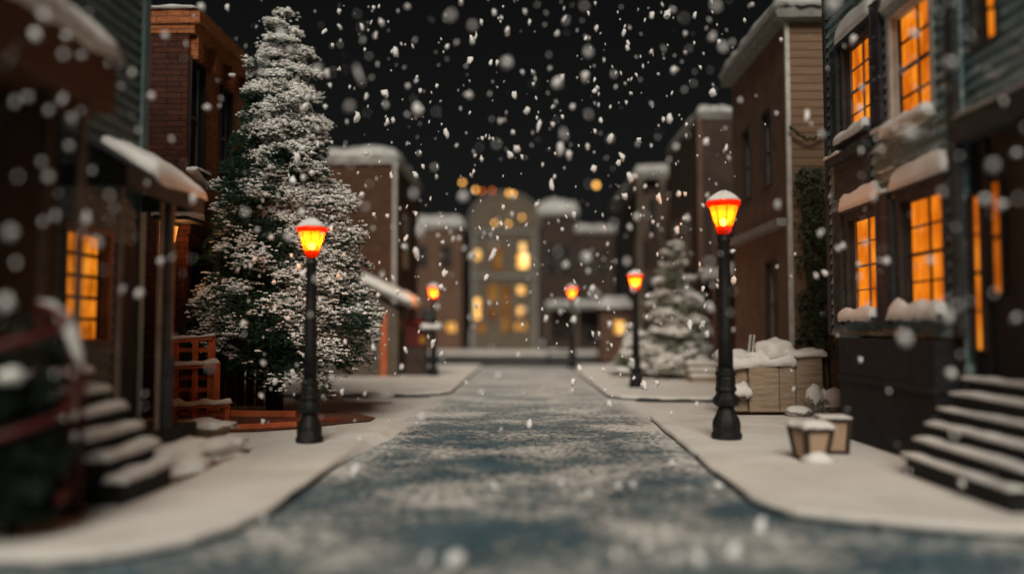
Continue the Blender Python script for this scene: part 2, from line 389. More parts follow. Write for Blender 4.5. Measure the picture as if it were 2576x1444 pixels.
def window(house, fr, u0, u1, v0, v1, cols=2, rows=4, pane='win', frame='darkbrown', depth=0.10, casing=0.06, muntin=0.011,
           sill_snow=0.0, hood=0.0, proud=False, rail=True, sash='greytrim', label=None, hood_out=0.10, sill_mat=None):
    b = MB()
    if proud: pn, ci = 0.015, 0.06
    else: pn, ci = -depth, 0.045
    c = casing
    n0 = 0.001 if proud else -0.02
    b.fbox(fr, u0 - c, u0, v0 - c * 0.6, v1 + c, n0, ci); b.fbox(fr, u1, u1 + c, v0 - c * 0.6, v1 + c, n0, ci)
    b.fbox(fr, u0, u1, v1, v1 + c, n0, ci - 0.003); b.fbox(fr, u0, u1, v0 - c * 0.6, v0, n0, ci - 0.003)
    if not proud:
        t = 0.018
        b.fbox(fr, u0 - 0.001, u0 + t, v0, v1, -depth - 0.03, -0.021); b.fbox(fr, u1 - t, u1 + 0.001, v0, v1, -depth - 0.03, -0.021)
        b.fbox(fr, u0 + t, u1 - t, v1 - t, v1 + 0.001, -depth - 0.03, -0.021); b.fbox(fr, u0 + t, u1 - t, v0 - 0.001, v0 + t, -depth - 0.03, -0.021)
    w = b.build('window', frame, house)
    if label: w['label'] = label
    p = MB(); p.quad(fr(u0, v0, pn), fr(u1, v0, pn), fr(u1, v1, pn), fr(u0, v1, pn)); p.build('pane', pane, w)
    g = MB(); m = muntin; a0, a1 = pn + 0.006, pn + 0.034
    for i in range(1, cols):
        x = u0 + (u1 - u0) * i / cols; g.fbox(fr, x - m, x + m, v0 + 0.02, v1 - 0.02, a0, a1 - 0.004)
    for j in range(1, rows):
        y = v0 + (v1 - v0) * j / rows; k = m * 1.7 if (rail and j == rows // 2) else m
        g.fbox(fr, u0 + 0.02, u1 - 0.02, y - k, y + k, a0 - 0.002, a1 + (0.012 if k > m else 0))
    e = 0.018
    g.fbox(fr, u0 + 0.018, u0 + e + 0.018, v0, v1, a0 - 0.003, a1 + 0.003); g.fbox(fr, u1 - e - 0.018, u1 - 0.018, v0, v1, a0 - 0.003, a1 + 0.003)
    if cols > 1 or rows > 1: g.build('sash', sash, w)
    if sill_snow:
        s = MB(); s.fbox(fr, u0 - c, u1 + c, v0 - c * 0.6 - 0.07, v0 - c * 0.6 - 0.004, -0.01, 0.16)
        s.build('sill', sill_mat or frame, w, bevel=0.008)
        z = v0 - c * 0.6 - 0.006
        q = MB(); q.patch(fr(u0 - c + 0.02, z, 0.18), fr(u1 + c - 0.02, z, 0.18), fr(u1 + c - 0.02, z, -0.0), fr(u0 - c + 0.02, z, 0.0), sill_snow * 0.9, 34, 10, 0.26, u0 * 7, 3.6, 0.6)
        q.build('sill_snow', 'snow', w, smooth=True)
    if hood:
        z = v1 + c + 0.004
        s = MB(); s.fbox(fr, u0 - c - 0.04, u1 + c + 0.04, z, z + 0.06, -0.01, hood_out + 0.02); s.build('hood', frame, w, bevel=0.006)
        # snow packed against the wall above the hood
        q = MB(); nu, nv = 18, 8; vs = []; fs = []
        for j in range(nv + 1):
            t = j / nv
            for i in range(nu + 1):
                s_ = i / nu; u = (u0 - c - 0.06) * (1 - s_) + (u1 + c + 0.06) * s_
                edge = min(1, min(s_, 1 - s_) / 0.08) ** 0.5
                hh = hood * (0.82 + 0.3 * noise.noise(Vector((u * 2.1, z, 4.2))) * 0.5 + 0.05 * noise.noise(Vector((u * 11, z, 1.2)))) * (0.55 + 0.45 * edge)
                ang = t * math.pi / 2
                n = (hood_out + 0.05) * math.cos(ang) ** 0.6 * (0.85 + 0.15 * edge) + 0.012 * noise.noise(Vector((u * 9, t * 5, 3)))
                vs.append(fr(u, z + 0.055 + hh * math.sin(ang) ** 0.8, max(n, 0.0)))
        for j in range(nv):
            for i in range(nu):
                a = j * (nu + 1) + i; fs.append((a, a + 1, a + nu + 2, a + nu + 1))
        k = len(vs); vs += [fr(u0 - c - 0.06, z + 0.055, 0), fr(u1 + c + 0.06, z + 0.055, 0)]
        fs.append(tuple([k] + [i for i in range(nu + 1)] + [k + 1]))
        fs.append(tuple([k] + [j * (nu + 1) for j in range(nv, -1, -1)])); fs.append(tuple([k + 1] + [j * (nu + 1) + nu for j in range(nv + 1)]))
        q.add(vs, fs).build('hood_snow', 'snow', w, smooth=True)
    return w

# ------------------------------------------------------------------ ground
g = MB(); Z0 = -0.13
g.quad((-600, -200, Z0), (600, -200, Z0), (600, 900, Z0), (-600, 900, Z0)); struct('ground', g, 'ground_snow')
RZ = -0.10
LE = [(-9.5, 5.05)] + [tuple(gnd(*p)[:2]) for p in ((0, 1392), (130, 1392), (250, 1383), (370, 1366), (480, 1345), (590, 1312), (680, 1270), (765, 1212), (850, 1150), (905, 1103))] + [(-2.17, 11.5), (-2.22, 13.2)]
RE = [(9.5, 5.6)] + [tuple(gnd(*p)[:2]) for p in ((2576, 1325), (2420, 1317), (2250, 1303), (2110, 1290), (2000, 1277), (1935, 1262), (1890, 1242), (1850, 1212))] + [(2.02, 8.6), (2.08, 10.5), (2.16, 13.9)]
road = MB()
road.quad((-40, -20, RZ), (40, -20, RZ), (40, 5.9, RZ), (2.6, 7.3, RZ), (2.4, 16.9, RZ), (2.0, 33, RZ), (-1.95, 33, RZ), (-2.25, 18.7, RZ), (-2.45, 7.8, RZ), (-40, 6.6, RZ))
struct('road', road, 'road')
cs = MB(); cs.quad((-60, 33, RZ), (60, 33, RZ), (60, 47.5, RZ), (-60, 47.5, RZ)); struct('far_cross_road', cs, 'asphalt')
def pavement(edge, sx, ymax, name, ramp_=0.0):
    """edge: kerb line near->far; the snow laps over the dark kerb stones"""
    n = len(edge)
    e = [Vector((x, y, 0)) for x, y in edge]
    inn = []
    for i, p in enumerate(e):
        d = (e[min(i + 1, n - 1)] - e[max(i - 1, 0)]).normalized()
        nn = Vector((-d.y, d.x, 0)) * sx
        inn.append(nn)
    kb = MB()
    for i in range(n - 1):
        a, b = e[i], e[i + 1]; ai, bi = a + inn[i] * 0.12, b + inn[i + 1] * 0.12
        z0, z1 = Vector((0, 0, -0.125)), Vector((0, 0, -0.035))
        kb.hexa([a + z0, b + z0, bi + z0, ai + z0, a + z1, b + z1, bi + z1, ai + z1])
    struct('kerb', kb, 'slate')
    top = MB(); rows = []
    prof = [(-0.004, -0.06), (-0.014, -0.028), (0.0, -0.008), (0.035, -0.001), (0.11, 0.0)]
    # resample the edge finely so that the snow lip is uneven
    fine = []
    for i in range(n - 1):
        k = max(1, int((e[i + 1] - e[i]).length / 0.12))
        for j in range(k): fine.append((e[i].lerp(e[i + 1], j / k), inn[i].lerp(inn[i + 1], j / k).normalized()))
    fine.append((e[-1], inn[-1]))
    vs = []; fs = []; m = len(prof)
    for p, nn in fine:
        w = 0.02 * noise.noise(p * 1.7) + 0.012 * noise.noise(p * 6)
        r = min(1, max(0, (p.y - 8.0) / 4.0)) ** 1.0 * ramp_; r = r * r * (3 - 2 * r)
        for o, z in prof:
            if z < -0.03: z = z - 0.06 * r
            vs.append(p + nn * (o + w + 0.004 + r * z * 2.2) + Vector((0, 0, z)))
    for i in range(len(fine) - 1):
        for j in range(m - 1): fs.append((i * m + j, i * m + j + 1, (i + 1) * m + j + 1, (i + 1) * m + j))
    k = len(vs); far = fine[-1][0]; near = fine[0][0]
    xo = -14.0 if near.x < 0 else 14.0
    vs += [Vector((xo, far.y, 0)), Vector((xo, near.y, 0))]
    fs.append(tuple([k + 1] + [i * m + m - 1 for i in range(len(fine))] + [k]))
    top.add(vs, fs); return struct(name, top, 'ground_snow', smooth=False)
pavement(LE, 1, 13.5, 'pavement', 1.0); pavement(RE, -1, 14.0, 'pavement', 0.25)
# pavements beyond the little cross street
pavement([(-9, 18.6), (-4.4, 18.65), (-2.6, 18.7), (-2.05, 18.9), (-1.85, 19.4), (-1.85, 24), (-1.85, 32.5), (-2.2, 33.0), (-9, 33.0)], 1, 33, 'pavement')
pavement([(9, 17.6), (4.4, 17.5), (2.7, 17.6), (2.1, 17.9), (1.85, 18.5), (1.8, 24), (1.8, 32.5), (2.2, 33.0), (9, 33.0)], -1, 33, 'pavement')
fp = MB(); fp.box(-40, 40, 47.5, 53.0, -0.12, 0.02); struct('far_pavement', fp, 'ground_snow')

# ------------------------------------------------------------------ street lamps
def make_lamp(name, label, group):
    t = thing(name, label, 'street lamp', (0, 0, 0), group)
    b = MB()
    b.lathe(0, 0, [(0.195, 0), (0.205, 0.02), (0.205, 0.07), (0.185, 0.09), (0.187, 0.2), (0.178, 0.25), (0.145, 0.32), (0.112, 0.39), (0.105, 0.43), (0.13, 0.44)], 16); b.build('pedestal', 'iron', t, smooth=False)
    b = MB(); b.lathe(0, 0, [(0.13, 0.44), (0.165, 0.455), (0.178, 0.50), (0.178, 0.545), (0.15, 0.58), (0.122, 0.61), (0.118, 0.63), (0.142, 0.65), (0.142, 0.68), (0.128, 0.70), (0.128, 0.82), (0.118, 0.84), (0.14, 0.86), (0.14, 0.89), (0.108, 0.91), (0.104, 0.96)], 12); b.build('base_ring', 'iron', t)
    b = MB(); b.lathe(0, 0, [(0.102, 0.95), (0.097, 1.4), (0.083, 2.1), (0.072, 2.66), (0.088, 2.68), (0.088, 2.72), (0.066, 2.735), (0.068, 2.776)], 12); b.build('post', 'iron', t, smooth=True)
    def sheet(prof, n):
        b = MB()
        for (ra, za), (rb, zb) in zip(prof[:-1], prof[1:]):
            for k in range(n):
                a0, a1 = 2 * math.pi * k / n, 2 * math.pi * (k + 1) / n
                b.quad(*[(r * math.cos(a), r * math.sin(a), z) for r, z, a in ((ra, za, a0), (ra, za, a1), (rb, zb, a1), (rb, zb, a0))])
        return b
    sheet([(0.068, 2.775), (0.085, 2.80), (0.108, 2.855), (0.1125, 2.884)], 16).build('lantern_cup', 'lred', t, smooth=True)
    sheet([(0.206, 3.165), (0.222, 3.17), (0.234, 3.238)], 16).build('lantern_rim', 'lred', t)
    b = MB()
    for k in range(8):
        a = 2 * math.pi * k / 8; b.tube([(0.115 * math.cos(a), 0.115 * math.sin(a), 2.886), (0.209 * math.cos(a), 0.209 * math.sin(a), 3.19)], 0.006, 5)
    b.build('lantern_ribs', 'lred', t)
    b = MB(); n = 8; prof = [(0.113, 2.885), (0.205, 3.19)]
    for k in range(n):
        a0, a1 = 2 * math.pi * k / n, 2 * math.pi * (k + 1) / n
        b.quad(*[(r * math.cos(a), r * math.sin(a), z) for (r, z), a in ((prof[0], a0), (prof[0], a1), (prof[1], a1), (prof[1], a0))])
    b.build('lantern_glass', 'lglass', t)
    b = MB(); b.lathe(0, 0, [(0.232, 3.24), (0.21, 3.25), (0.12, 3.30), (0.05, 3.32)], 16); b.build('lantern_roof', 'iron', t)
    b = MB()
    pts = []
    vs = []; fs = []; n = 20; prof = [(0.236, 3.238), (0.225, 3.262), (0.18, 3.30), (0.11, 3.345), (0.045, 3.375), (0.004, 3.385)]
    for r, z in prof:
        for k in range(n):
            a = 2 * math.pi * k / n; w = noise.noise(Vector((math.cos(a) * 2, math.sin(a) * 2, z * 5)))
            vs.append(((r + 0.012 * w) * math.cos(a), (r + 0.012 * w) * math.sin(a), z + 0.02 * w))
    for i in range(len(prof) - 1):
        for k in range(n): fs.append((i * n + k, i * n + (k + 1) % n, (i + 1) * n + (k + 1) % n, (i + 1) * n + k))
    fs.append(tuple(range(n))[::-1]); fs.append(tuple(range((len(prof) - 1) * n, len(prof) * n)))
    b.add(vs, fs).build('snow_cap', 'snow', t, smooth=True)
    b = MB(); b.blob((0, 0, 2.955), (0.05, 0.05, 0.055), 0.0); b.build('bulb', 'bulb', t, smooth=True)
    l = bpy.data.lights.new('lamp_light', 'POINT'); l.energy = 52; l.color = (1, 0.58, 0.3); l.shadow_soft_size = 0.05
    lo = bpy.data.objects.new('lamp_light', l); COL.objects.link(lo); lo.location = (0, 0, 3.06); lo.parent = t
    return t
def copy_thing(root, loc, label, scale=1.0, rz=0.0):
    r = root.copy(); COL.objects.link(r); r.location = loc; r['label'] = label; r.scale = (scale,) * 3; r.rotation_euler = (0, 0, rz)
    for ch in list(root.children):
        c = ch.copy(); COL.objects.link(c); c.parent = r
        for gch in ch.children:
            d = gch.copy(); COL.objects.link(d); d.parent = c
    return r
LG = 'lit street lamps along the road'
lamp = make_lamp('street_lamp', 'tall glowing red and orange street lamp in front of the stone planter', LG)
lamp.location = gnd(1828, 1103); LOC[lamp.as_pointer()] = lamp.location.copy()
copy_thing(lamp, gnd(778, 1112), 'glowing red and orange street lamp in front of the big snowy spruce', 0.875, 0.2)
copy_thing(lamp, gnd(1600, 974), 'lit street lamp standing beside the pale frosted spruce', 0.88, 0.1)
copy_thing(lamp, gnd(1090, 945), 'small lit street lamp on the far pavement beside the red kiosk', 0.86, 0.3)
copy_thing(lamp, gnd(1440, 925), 'smallest lit street lamp, the one beside the dark bench', 0.93, 0.15)

# ------------------------------------------------------------------ conifers
def spruce(t, c, H, zb, prof, nb, per, needle, snow_p, tuft=0.11, lump=0.05, lean=0.0, seed=1, lit_side=Vector((0.9, -0.35, 0)), trunk_r=0.15, asym=0.0):
    rnd = random.Random(seed)
    tr = MB(); tr.tube([(c[0], c[1], -0.02), (c[0] + 0.02, c[1], H * 0.15), (c[0], c[1] + 0.01, H * 0.5), (c[0] + lean * 0.6, c[1], H * 0.97)], [trunk_r, trunk_r * 0.85, trunk_r * 0.5, 0.015], 10)
    for k in range(46):
        z = zb + (H - zb) * (k + 0.5) / 46 * 0.9; a = k * 2.4; L = prof((z - zb) / (H - zb)) * 0.75
        p0 = Vector((c[0], c[1], z)); d = Vector((math.cos(a), math.sin(a), 0))
        tr.tube([p0, p0 + d * L * 0.5 + Vector((0, 0, 0.02)), p0 + d * L - Vector((0, 0, 0.16 * L))], [0.03, 0.02, 0.006], 5)
    tr.build('trunk', 'bark', t, smooth=True)
    nv = []; nf = []; sv = []; sf = []
    octa = [(0, 2, 4), (2, 1, 4), (1, 3, 4), (3, 0, 4), (2, 0, 5), (1, 2, 5), (3, 1, 5), (0, 3, 5)]
    for i in range(nb):
        s = (i + rnd.random()) / nb
        s = 1 - math.sqrt(1 - s * 0.998)                # more boughs low down
        z0 = zb + (H - zb) * s
        az = i * 2.39996 + rnd.uniform(-0.4, 0.4)
        d = Vector((math.cos(az), math.sin(az), 0)); sd = Vector((-d.y, d.x, 0))
        L = prof(s) * rnd.uniform(0.66, 1.2) * (1 + 0.2 * noise.noise(Vector((d.x * 1.3, d.y * 1.3, z0 * 1.1 + seed)))) * (1 + asym * (1 - s) * d.x)
        up = rnd.uniform(-0.12, 0.3) + 0.5 * s ** 3; dr = rnd.uniform(0.25, 0.5)
        cx = Vector((c[0] + lean * s, c[1], z0))
        n = max(6, int(per * (0.35 + L / 1.4)))
        for k in range(n):
            tt = rnd.random() ** 0.6
            w = 0.40 * L * (math.sin(math.pi * min(1, 0.12 + tt * 0.86)) ** 0.8) + 0.03
            sx = rnd.uniform(-1, 1)
            r = L * tt
            zz = L * (up * tt - dr * tt * tt) - 0.18 * abs(sx) * w + rnd.gauss(0, 0.022) + rnd.gauss(0, 0.05) * L
            p = cx + d * r + sd * (sx * w) + Vector((0, 0, zz))
            if p.z < 0.12: p.z = 0.12 + rnd.random() * 0.1
            out = (d * 0.8 + sd * sx * 0.9).normalized()
            for q in range(4):
                dv = (out + Vector((rnd.gauss(0, 0.55), rnd.gauss(0, 0.55), rnd.gauss(-0.05, 0.4)))).normalized()
                l_ = tuft * rnd.uniform(0.6, 1.25); wd = dv.cross(Vector((rnd.gauss(0, 1), rnd.gauss(0, 1), rnd.gauss(0, 1)))).normalized() * (tuft * 0.11)
                a0 = p - dv * l_ * 0.3; a1 = p + dv * l_ * 0.7; b = len(nv)
                nv += [a0 - wd, a0 + wd, a1 + wd * 0.45, a1 - wd * 0.45]; nf.append((b, b + 1, b + 2, b + 3))
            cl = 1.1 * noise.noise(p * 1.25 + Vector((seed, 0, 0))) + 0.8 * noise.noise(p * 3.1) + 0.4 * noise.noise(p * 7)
            pr_ = snow_p(s, tt, d.dot(lit_side)) + 1.5 * cl  # extra snow lumps on the lit side put its brightness into the shape
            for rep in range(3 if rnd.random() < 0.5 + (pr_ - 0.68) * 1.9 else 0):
                rr = lump * rnd.uniform(0.55, 1.25); hz = rr * rnd.uniform(0.45, 0.75)
                o = p + out * 0.02 + Vector((rnd.gauss(0, 1), rnd.gauss(0, 1), 0)) * (0.9 * lump * rep) + Vector((0, 0, 0.028 + hz * 0.4)); b = len(sv)
                e1 = out; e2 = Vector((-e1.y, e1.x, 0))
                for vv in (e1, -e1, e2, -e2): sv.append(o + vv * rr * rnd.uniform(0.7, 1.3) + Vector((0, 0, rnd.gauss(0, 0.2) * hz)))
                sv.append(o + Vector((rnd.gauss(0, 0.2) * rr, rnd.gauss(0, 0.2) * rr, hz))); sv.append(o - Vector((0, 0, hz * 0.6)))
                sf += [tuple(x + b for x in f) for f in octa]
    m = MB(); m.v = nv; m.f = nf; m.build('crown', needle, t)
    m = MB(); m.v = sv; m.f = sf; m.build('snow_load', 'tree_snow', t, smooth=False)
def lerp_prof(tab, scale=1.0):
    def f(s):
        for (a, x), (b, y) in zip(tab[:-1], tab[1:]):
            if s <= b: return scale * (x + (y - x) * (s - a) / (b - a))
        return scale * tab[-1][1]
    return f
TB = gnd(690, 1036)
t = thing('spruce_tree', 'big snow-laden green spruce beside the brick house', 'tree', TB)
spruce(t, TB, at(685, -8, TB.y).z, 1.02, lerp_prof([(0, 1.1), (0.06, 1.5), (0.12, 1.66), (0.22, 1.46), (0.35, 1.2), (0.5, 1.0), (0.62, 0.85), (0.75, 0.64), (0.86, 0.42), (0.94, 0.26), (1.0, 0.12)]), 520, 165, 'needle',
       lambda s, tt, w: -0.30 + 1.0 * s + 0.42 * tt + 0.8 * w, tuft=0.078, lump=0.031, lean=0.02, seed=4, asym=0.16)  # more snow up top and to the right, painting that side as lit
T2 = gnd(1700, 950)
t = thing('frosted_spruce', 'smaller pale frosted spruce behind the right-hand pavement lamp', 'tree', T2)
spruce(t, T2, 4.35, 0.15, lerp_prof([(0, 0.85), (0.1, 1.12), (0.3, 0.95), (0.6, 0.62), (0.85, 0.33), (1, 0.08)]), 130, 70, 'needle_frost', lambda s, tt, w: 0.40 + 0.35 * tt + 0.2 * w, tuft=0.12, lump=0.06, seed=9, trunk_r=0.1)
S2 = gnd(1602, 946)
t = thing('snowy_bush', 'round snow-covered bush at the foot of the frosted spruce', 'bush', S2)
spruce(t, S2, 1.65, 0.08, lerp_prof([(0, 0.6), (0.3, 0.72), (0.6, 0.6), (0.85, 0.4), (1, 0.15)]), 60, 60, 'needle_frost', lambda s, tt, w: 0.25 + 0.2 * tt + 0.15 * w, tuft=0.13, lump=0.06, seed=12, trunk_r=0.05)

# ------------------------------------------------------------------ LEFT: low shop in the foreground
t = thing('low_shop', 'dark low shop front with thick snow on its brown roof edge', 'house', (-6.5, 5.0, 0))
fr = facing('x', -4.35, 1)
ops = [(5.0, 5.9, 0.9, 2.6)]
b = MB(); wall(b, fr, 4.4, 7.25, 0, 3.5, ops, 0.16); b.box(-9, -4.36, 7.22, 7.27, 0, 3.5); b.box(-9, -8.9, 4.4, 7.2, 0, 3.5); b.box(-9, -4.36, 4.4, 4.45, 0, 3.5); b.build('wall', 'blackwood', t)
window(t, fr, 5.0, 5.9, 0.9, 2.6, 2, 3, 'darkglass', 'blackwood')
b = MB(); b.box(-9.2, -3.86, 4.3, 7.3, 3.5, 4.02); b.build('roof_edge', 'fascia', t, bevel=0.02)
b = MB(); b.patch((-9.2, 4.3, 4.02), (-3.80, 4.3, 4.02), (-3.80, 7.36, 4.02), (-9.2, 7.36, 4.02), 0.34, 40, 40, 0.4, 2.0, 1.5); b.build('roof_snow', 'snow', t, smooth=True)
for yy, xx, mt, r in ((7.05, -4.03, 'pinkpost', 0.03), (6.6, -4.08, 'brownwood', 0.035)):
    b = MB(); b.box(xx - r, xx + r, yy - r, yy + r, 0, 3.5); b.box(xx - r * 1.7, xx + r * 1.7, yy - r * 1.7, yy + r * 1.7, 3.36, 3.498); b.build('post', mt, t, bevel=0.006)
# stoop before the shop
def stoop(t, n, x0, dx, y0, y1, rise, sgn, mat, snowh, tail=0.6, seed=0.0):
    b = MB()
    for k in range(n):
        xa = x0 + sgn * dx * k; xb = x0 + sgn * (dx * n + tail)
        b.box(min(xa, xb), max(xa, xb), y0 + 0.0015 * k, y1 - 0.0015 * k, rise * k + 0.001 * (k > 0), rise * (k + 1))
        st = MB(); st.box(*(sorted((xa - sgn * 0.035, xa + sgn * (dx - 0.005)))), y0 - 0.03, y1 + 0.03, rise * (k + 1) + 0.001, rise * (k + 1) + 0.035)
        s_ = st.build('tread', mat, t, bevel=0.006)
        z = rise * (k + 1) + 0.036; ln = dx if k < n - 1 else dx + tail * 0.8
        xs = sorted((xa - sgn * 0.05, xa + sgn * (ln + 0.0)))
        q = MB(); q.patch((xs[0], y0 - 0.04, z), (xs[1], y0 - 0.04, z), (xs[1], y1 + 0.04, z), (xs[0], y1 + 0.04, z), snowh * random.uniform(0.75, 1.15), 8, 24, 0.5, seed + k * 3.1, 3.0, 0.6); q.build('tread_snow', 'snow', s_, smooth=True)
    b.build('side_wall', mat, t)
t = thing('stoop', 'dark stoop with six snow-covered steps below the low shop', 'steps', (-3.9, 7.2, 0))
stoop(t, 6, -3.42, 0.165, 6.75, 7.65, 0.175, -1, 'blackwood', 0.055, 0.2)
# red curved railing on the near side of the stoop
t = thing('stair_railing', 'red railing with snow along its curved handrail on the dark stoop', 'railing', (-3.75, 6.7, 0))
pts = [at(px, py, 6.45) for px, py in ((96, 775), (128, 782), (158, 812), (180, 855), (194, 900), (206, 945), (226, 958))]
b = MB(); b.tube(pts, 0.03, 8); b.build('handrail', 'redpaint', t, smooth=True)
b = MB(); b.tube([p + Vector((0, 0, 0.045)) for p in pts[:-1]], [0.03, 0.05, 0.06, 0.06, 0.045, 0.02], 8); b.build('rail_snow', 'snow', t, smooth=True)
for p_ in (pts[0], pts[3], pts[5]):
    x, z0, z1 = p_.x, 0.0, p_.z - 0.02
    b = MB(); b.lathe(x, 6.45, [(0.04, z0), (0.04, z0 + 0.1), (0.025, z0 + 0.15), (0.025, z1 - 0.05), (0.035, z1)], 8); b.build('post', 'redpaint', t)
# bush with red bands
SB = Vector((-3.72, 5.75, 0))
t = thing('ribboned_bush', 'dark green bush with red ribbon and clumps of snow in the near corner', 'bush', SB)
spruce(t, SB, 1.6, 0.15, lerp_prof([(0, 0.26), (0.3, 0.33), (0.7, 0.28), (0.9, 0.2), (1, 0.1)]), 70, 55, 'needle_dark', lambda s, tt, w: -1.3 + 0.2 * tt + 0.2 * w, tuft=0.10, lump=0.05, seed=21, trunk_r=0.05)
b = MB(); pts = []
for k in range(52):
    a = k * 0.28; z = 0.25 + k * 0.028; r = 0.34 if z < 1.4 else 0.34 - (z - 1.4) * 0.25
    pts.append((SB.x + r * math.cos(a), SB.y + r * math.sin(a), z))
b.tube(pts, 0.032, 6); b.build('ribbon', 'redpaint', t, smooth=True)
for k in range(3):
    a = random.uniform(-2.6, -0.2); z = random.uniform(0.3, 1.4)
    b = MB(); b.blob((SB.x + 0.34 * math.cos(a), SB.y + 0.34 * math.sin(a), z), (0.09, 0.09, 0.06), 0.3, k); b.build('snow_clump', 'snow', t, smooth=True)

# ------------------------------------------------------------------ LEFT: clapboard house
t = thing('clapboard_house', 'blue-grey clapboard house with teal corner board and snowy porch roof', 'house', (-6.5, 8.7, 0))
fr = facing('x', -4.9, 1)
WL = (8.3, 9.16, 1.36, 2.56)
b = MB(); wall(b, fr, 7.3, 9.86, 0, 7.2, [WL], 0.15, 0.03); b.box(-9, -4.93, 9.82, 9.86, 0, 7.2); b.box(-9, -8.95, 7.3, 9.8, 0, 7.2); b.box(-9, -4.93, 7.3, 7.34, 0, 7.2); b.build('wall', 'siding_blue', t)
b = MB(); b.box(-4.95, -4.83, 9.80, 9.95, 0, 7.2); b.build('corner_board', 'teal', t, bevel=0.01)
b = MB(); b.box(-9.2, -4.7, 7.2, 10.0, 7.2, 7.4); b.build('roof', 'siding_dark', t)
b = MB(); b.patch((-9.2, 7.2, 7.4), (-4.66, 7.2, 7.4), (-4.66, 10.0, 7.4), (-9.2, 10.0, 7.4), 0.25, 20, 14); b.build('roof_snow', 'snow', t, smooth=True)
window(t, fr, *WL, 2, 5, 'win_left', 'pinkpost', casing=0.07, muntin=0.02, sash='brownwood', rail=False)
# porch: shed roof, fascia, deck, posts
y0, y1, xo, xw = 7.95, 9.85, -4.08, -4.86
pr = MB()
pr.hexa([(xw, y0, 3.52), (xo, y0, 3.06), (xo, y1, 3.06), (xw, y1, 3.52), (xw, y0, 3.62), (xo, y0, 3.16), (xo, y1, 3.16), (xw, y1, 3.62)]); pr.build('porch_roof', 'slate', t)
pr = MB(); pr.box(xo - 0.04, xo + 0.02, y0 - 0.02, y1 + 0.02, 2.93, 3.14); pr.box(xw, xo - 0.05, y1 - 0.04, y1 + 0.015, 2.95, 3.16); pr.box(xw, xo - 0.05, y0 - 0.015, y0 + 0.04, 2.95, 3.16); pr.build('porch_fascia', 'siding_dark', t, bevel=0.01)
pr = MB(); pr.patch((xo + 0.05, 8.55, 3.13), (xo + 0.05, y1 + 0.06, 3.13), (xw - 0.02, y1 + 0.06, 3.66), (xw - 0.02, 8.9, 3.64), 0.15, 24, 16, 0.35, 1.0, 2.0, 0.4); pr.build('porch_snow', 'snow', t, smooth=True)
pr = MB(); pr.box(-4.86, -4.05, 7.75, 9.75, 0, 0.36); pr.build('porch_deck', 'blackwood', t, bevel=0.01)
for yy, mt, r in ((7.98, 'tanpost', 0.022), (8.88, 'tanpost', 0.02), (9.06, 'siding_dark', 0.04), (9.17, 'tanpost', 0.022)):
    b = MB(); b.box(-4.14 - r, -4.14 + r, yy - r, yy + r, 0.36, 2.93)
    if mt == 'siding_dark': b.box(-4.14 - 0.07, -4.14 + 0.07, yy - 0.07, yy + 0.07, 0.36, 1.1); b.box(-4.14 - 0.085, -4.14 + 0.085, yy - 0.085, yy + 0.085, 1.1, 1.16)
    b.build('porch_post', mt, t, bevel=0.006)
b = MB(); b.fbox(fr, 9.3, 9.78, 0.37, 2.5, -0.02, 0.05); b.build('door', 'blackwood', t, bevel=0.01)
# snow heap between porch and pavement
t = thing('snow_heap', 'smooth snow heap drifted against the clapboard porch', 'snow heap', (-3.8, 9.0, 0))
b = MB(); b.blob((-3.95, 9.0, 0), (0.55, 1.1, 0.24), 0.55, 3.3, 4, 0.0); b.build('drift', 'snow', t, smooth=True)

# ------------------------------------------------------------------ LEFT: brick house
t = thing('brick_house', 'orange-brown brick house with dark tall windows behind the big spruce', 'house', (-8, 14.9, 0))
XB = -5.9
fr = facing('x', XB, 1); fc = facing('y', 13.5, -1)
o1 = (13.62, 14.16, 4.3, 6.2); o2 = (15.0, 15.5, 4.3, 6.12); o3 = (13.7, 14.3, 0.5, 2.9); o4 = (14.75, 15.6, 0.5, 2.9)
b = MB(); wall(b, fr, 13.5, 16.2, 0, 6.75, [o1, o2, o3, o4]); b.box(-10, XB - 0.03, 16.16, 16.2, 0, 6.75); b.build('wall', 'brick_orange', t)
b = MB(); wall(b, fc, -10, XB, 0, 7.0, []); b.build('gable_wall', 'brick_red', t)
for o in (o1, o2): window(t, fr, *o, 1, 2, 'darkglass', 'blackwood', casing=0.04, sill_snow=0.05)
for o in (o3, o4): window(t, fr, *o, 1, 1, 'darkglass', 'blackwood', casing=0.06)
b = MB(); b.box(XB - 4, XB + 0.22, 13.45, 16.3, 6.78, 7.05); b.box(XB - 4, XB + 0.12, 13.48, 16.25, 6.62, 6.775)
for yy in (13.6, 14.4, 15.2, 15.95): b.box(XB + 0.002, XB + 0.14, yy, yy + 0.22, 6.2, 6.615)
b.build('cornice', 'brick_orange', t, bevel=0.01)
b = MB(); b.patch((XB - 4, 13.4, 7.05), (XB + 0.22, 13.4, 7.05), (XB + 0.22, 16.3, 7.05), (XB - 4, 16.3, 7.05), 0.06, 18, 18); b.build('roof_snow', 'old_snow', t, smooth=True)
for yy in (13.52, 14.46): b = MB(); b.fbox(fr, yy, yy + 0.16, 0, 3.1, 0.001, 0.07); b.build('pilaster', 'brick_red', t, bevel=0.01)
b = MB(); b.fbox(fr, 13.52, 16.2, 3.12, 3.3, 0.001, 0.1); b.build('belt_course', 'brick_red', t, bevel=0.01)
q = MB(); q.patch((XB + 0.0, 13.5, 4.22), (XB + 0.2, 13.5, 4.22), (XB + 0.2, 14.25, 4.0), (XB, 14.25, 4.0), 0.07, 8, 16, 0.6); q.build('ledge_snow', 'snow', t, smooth=True)
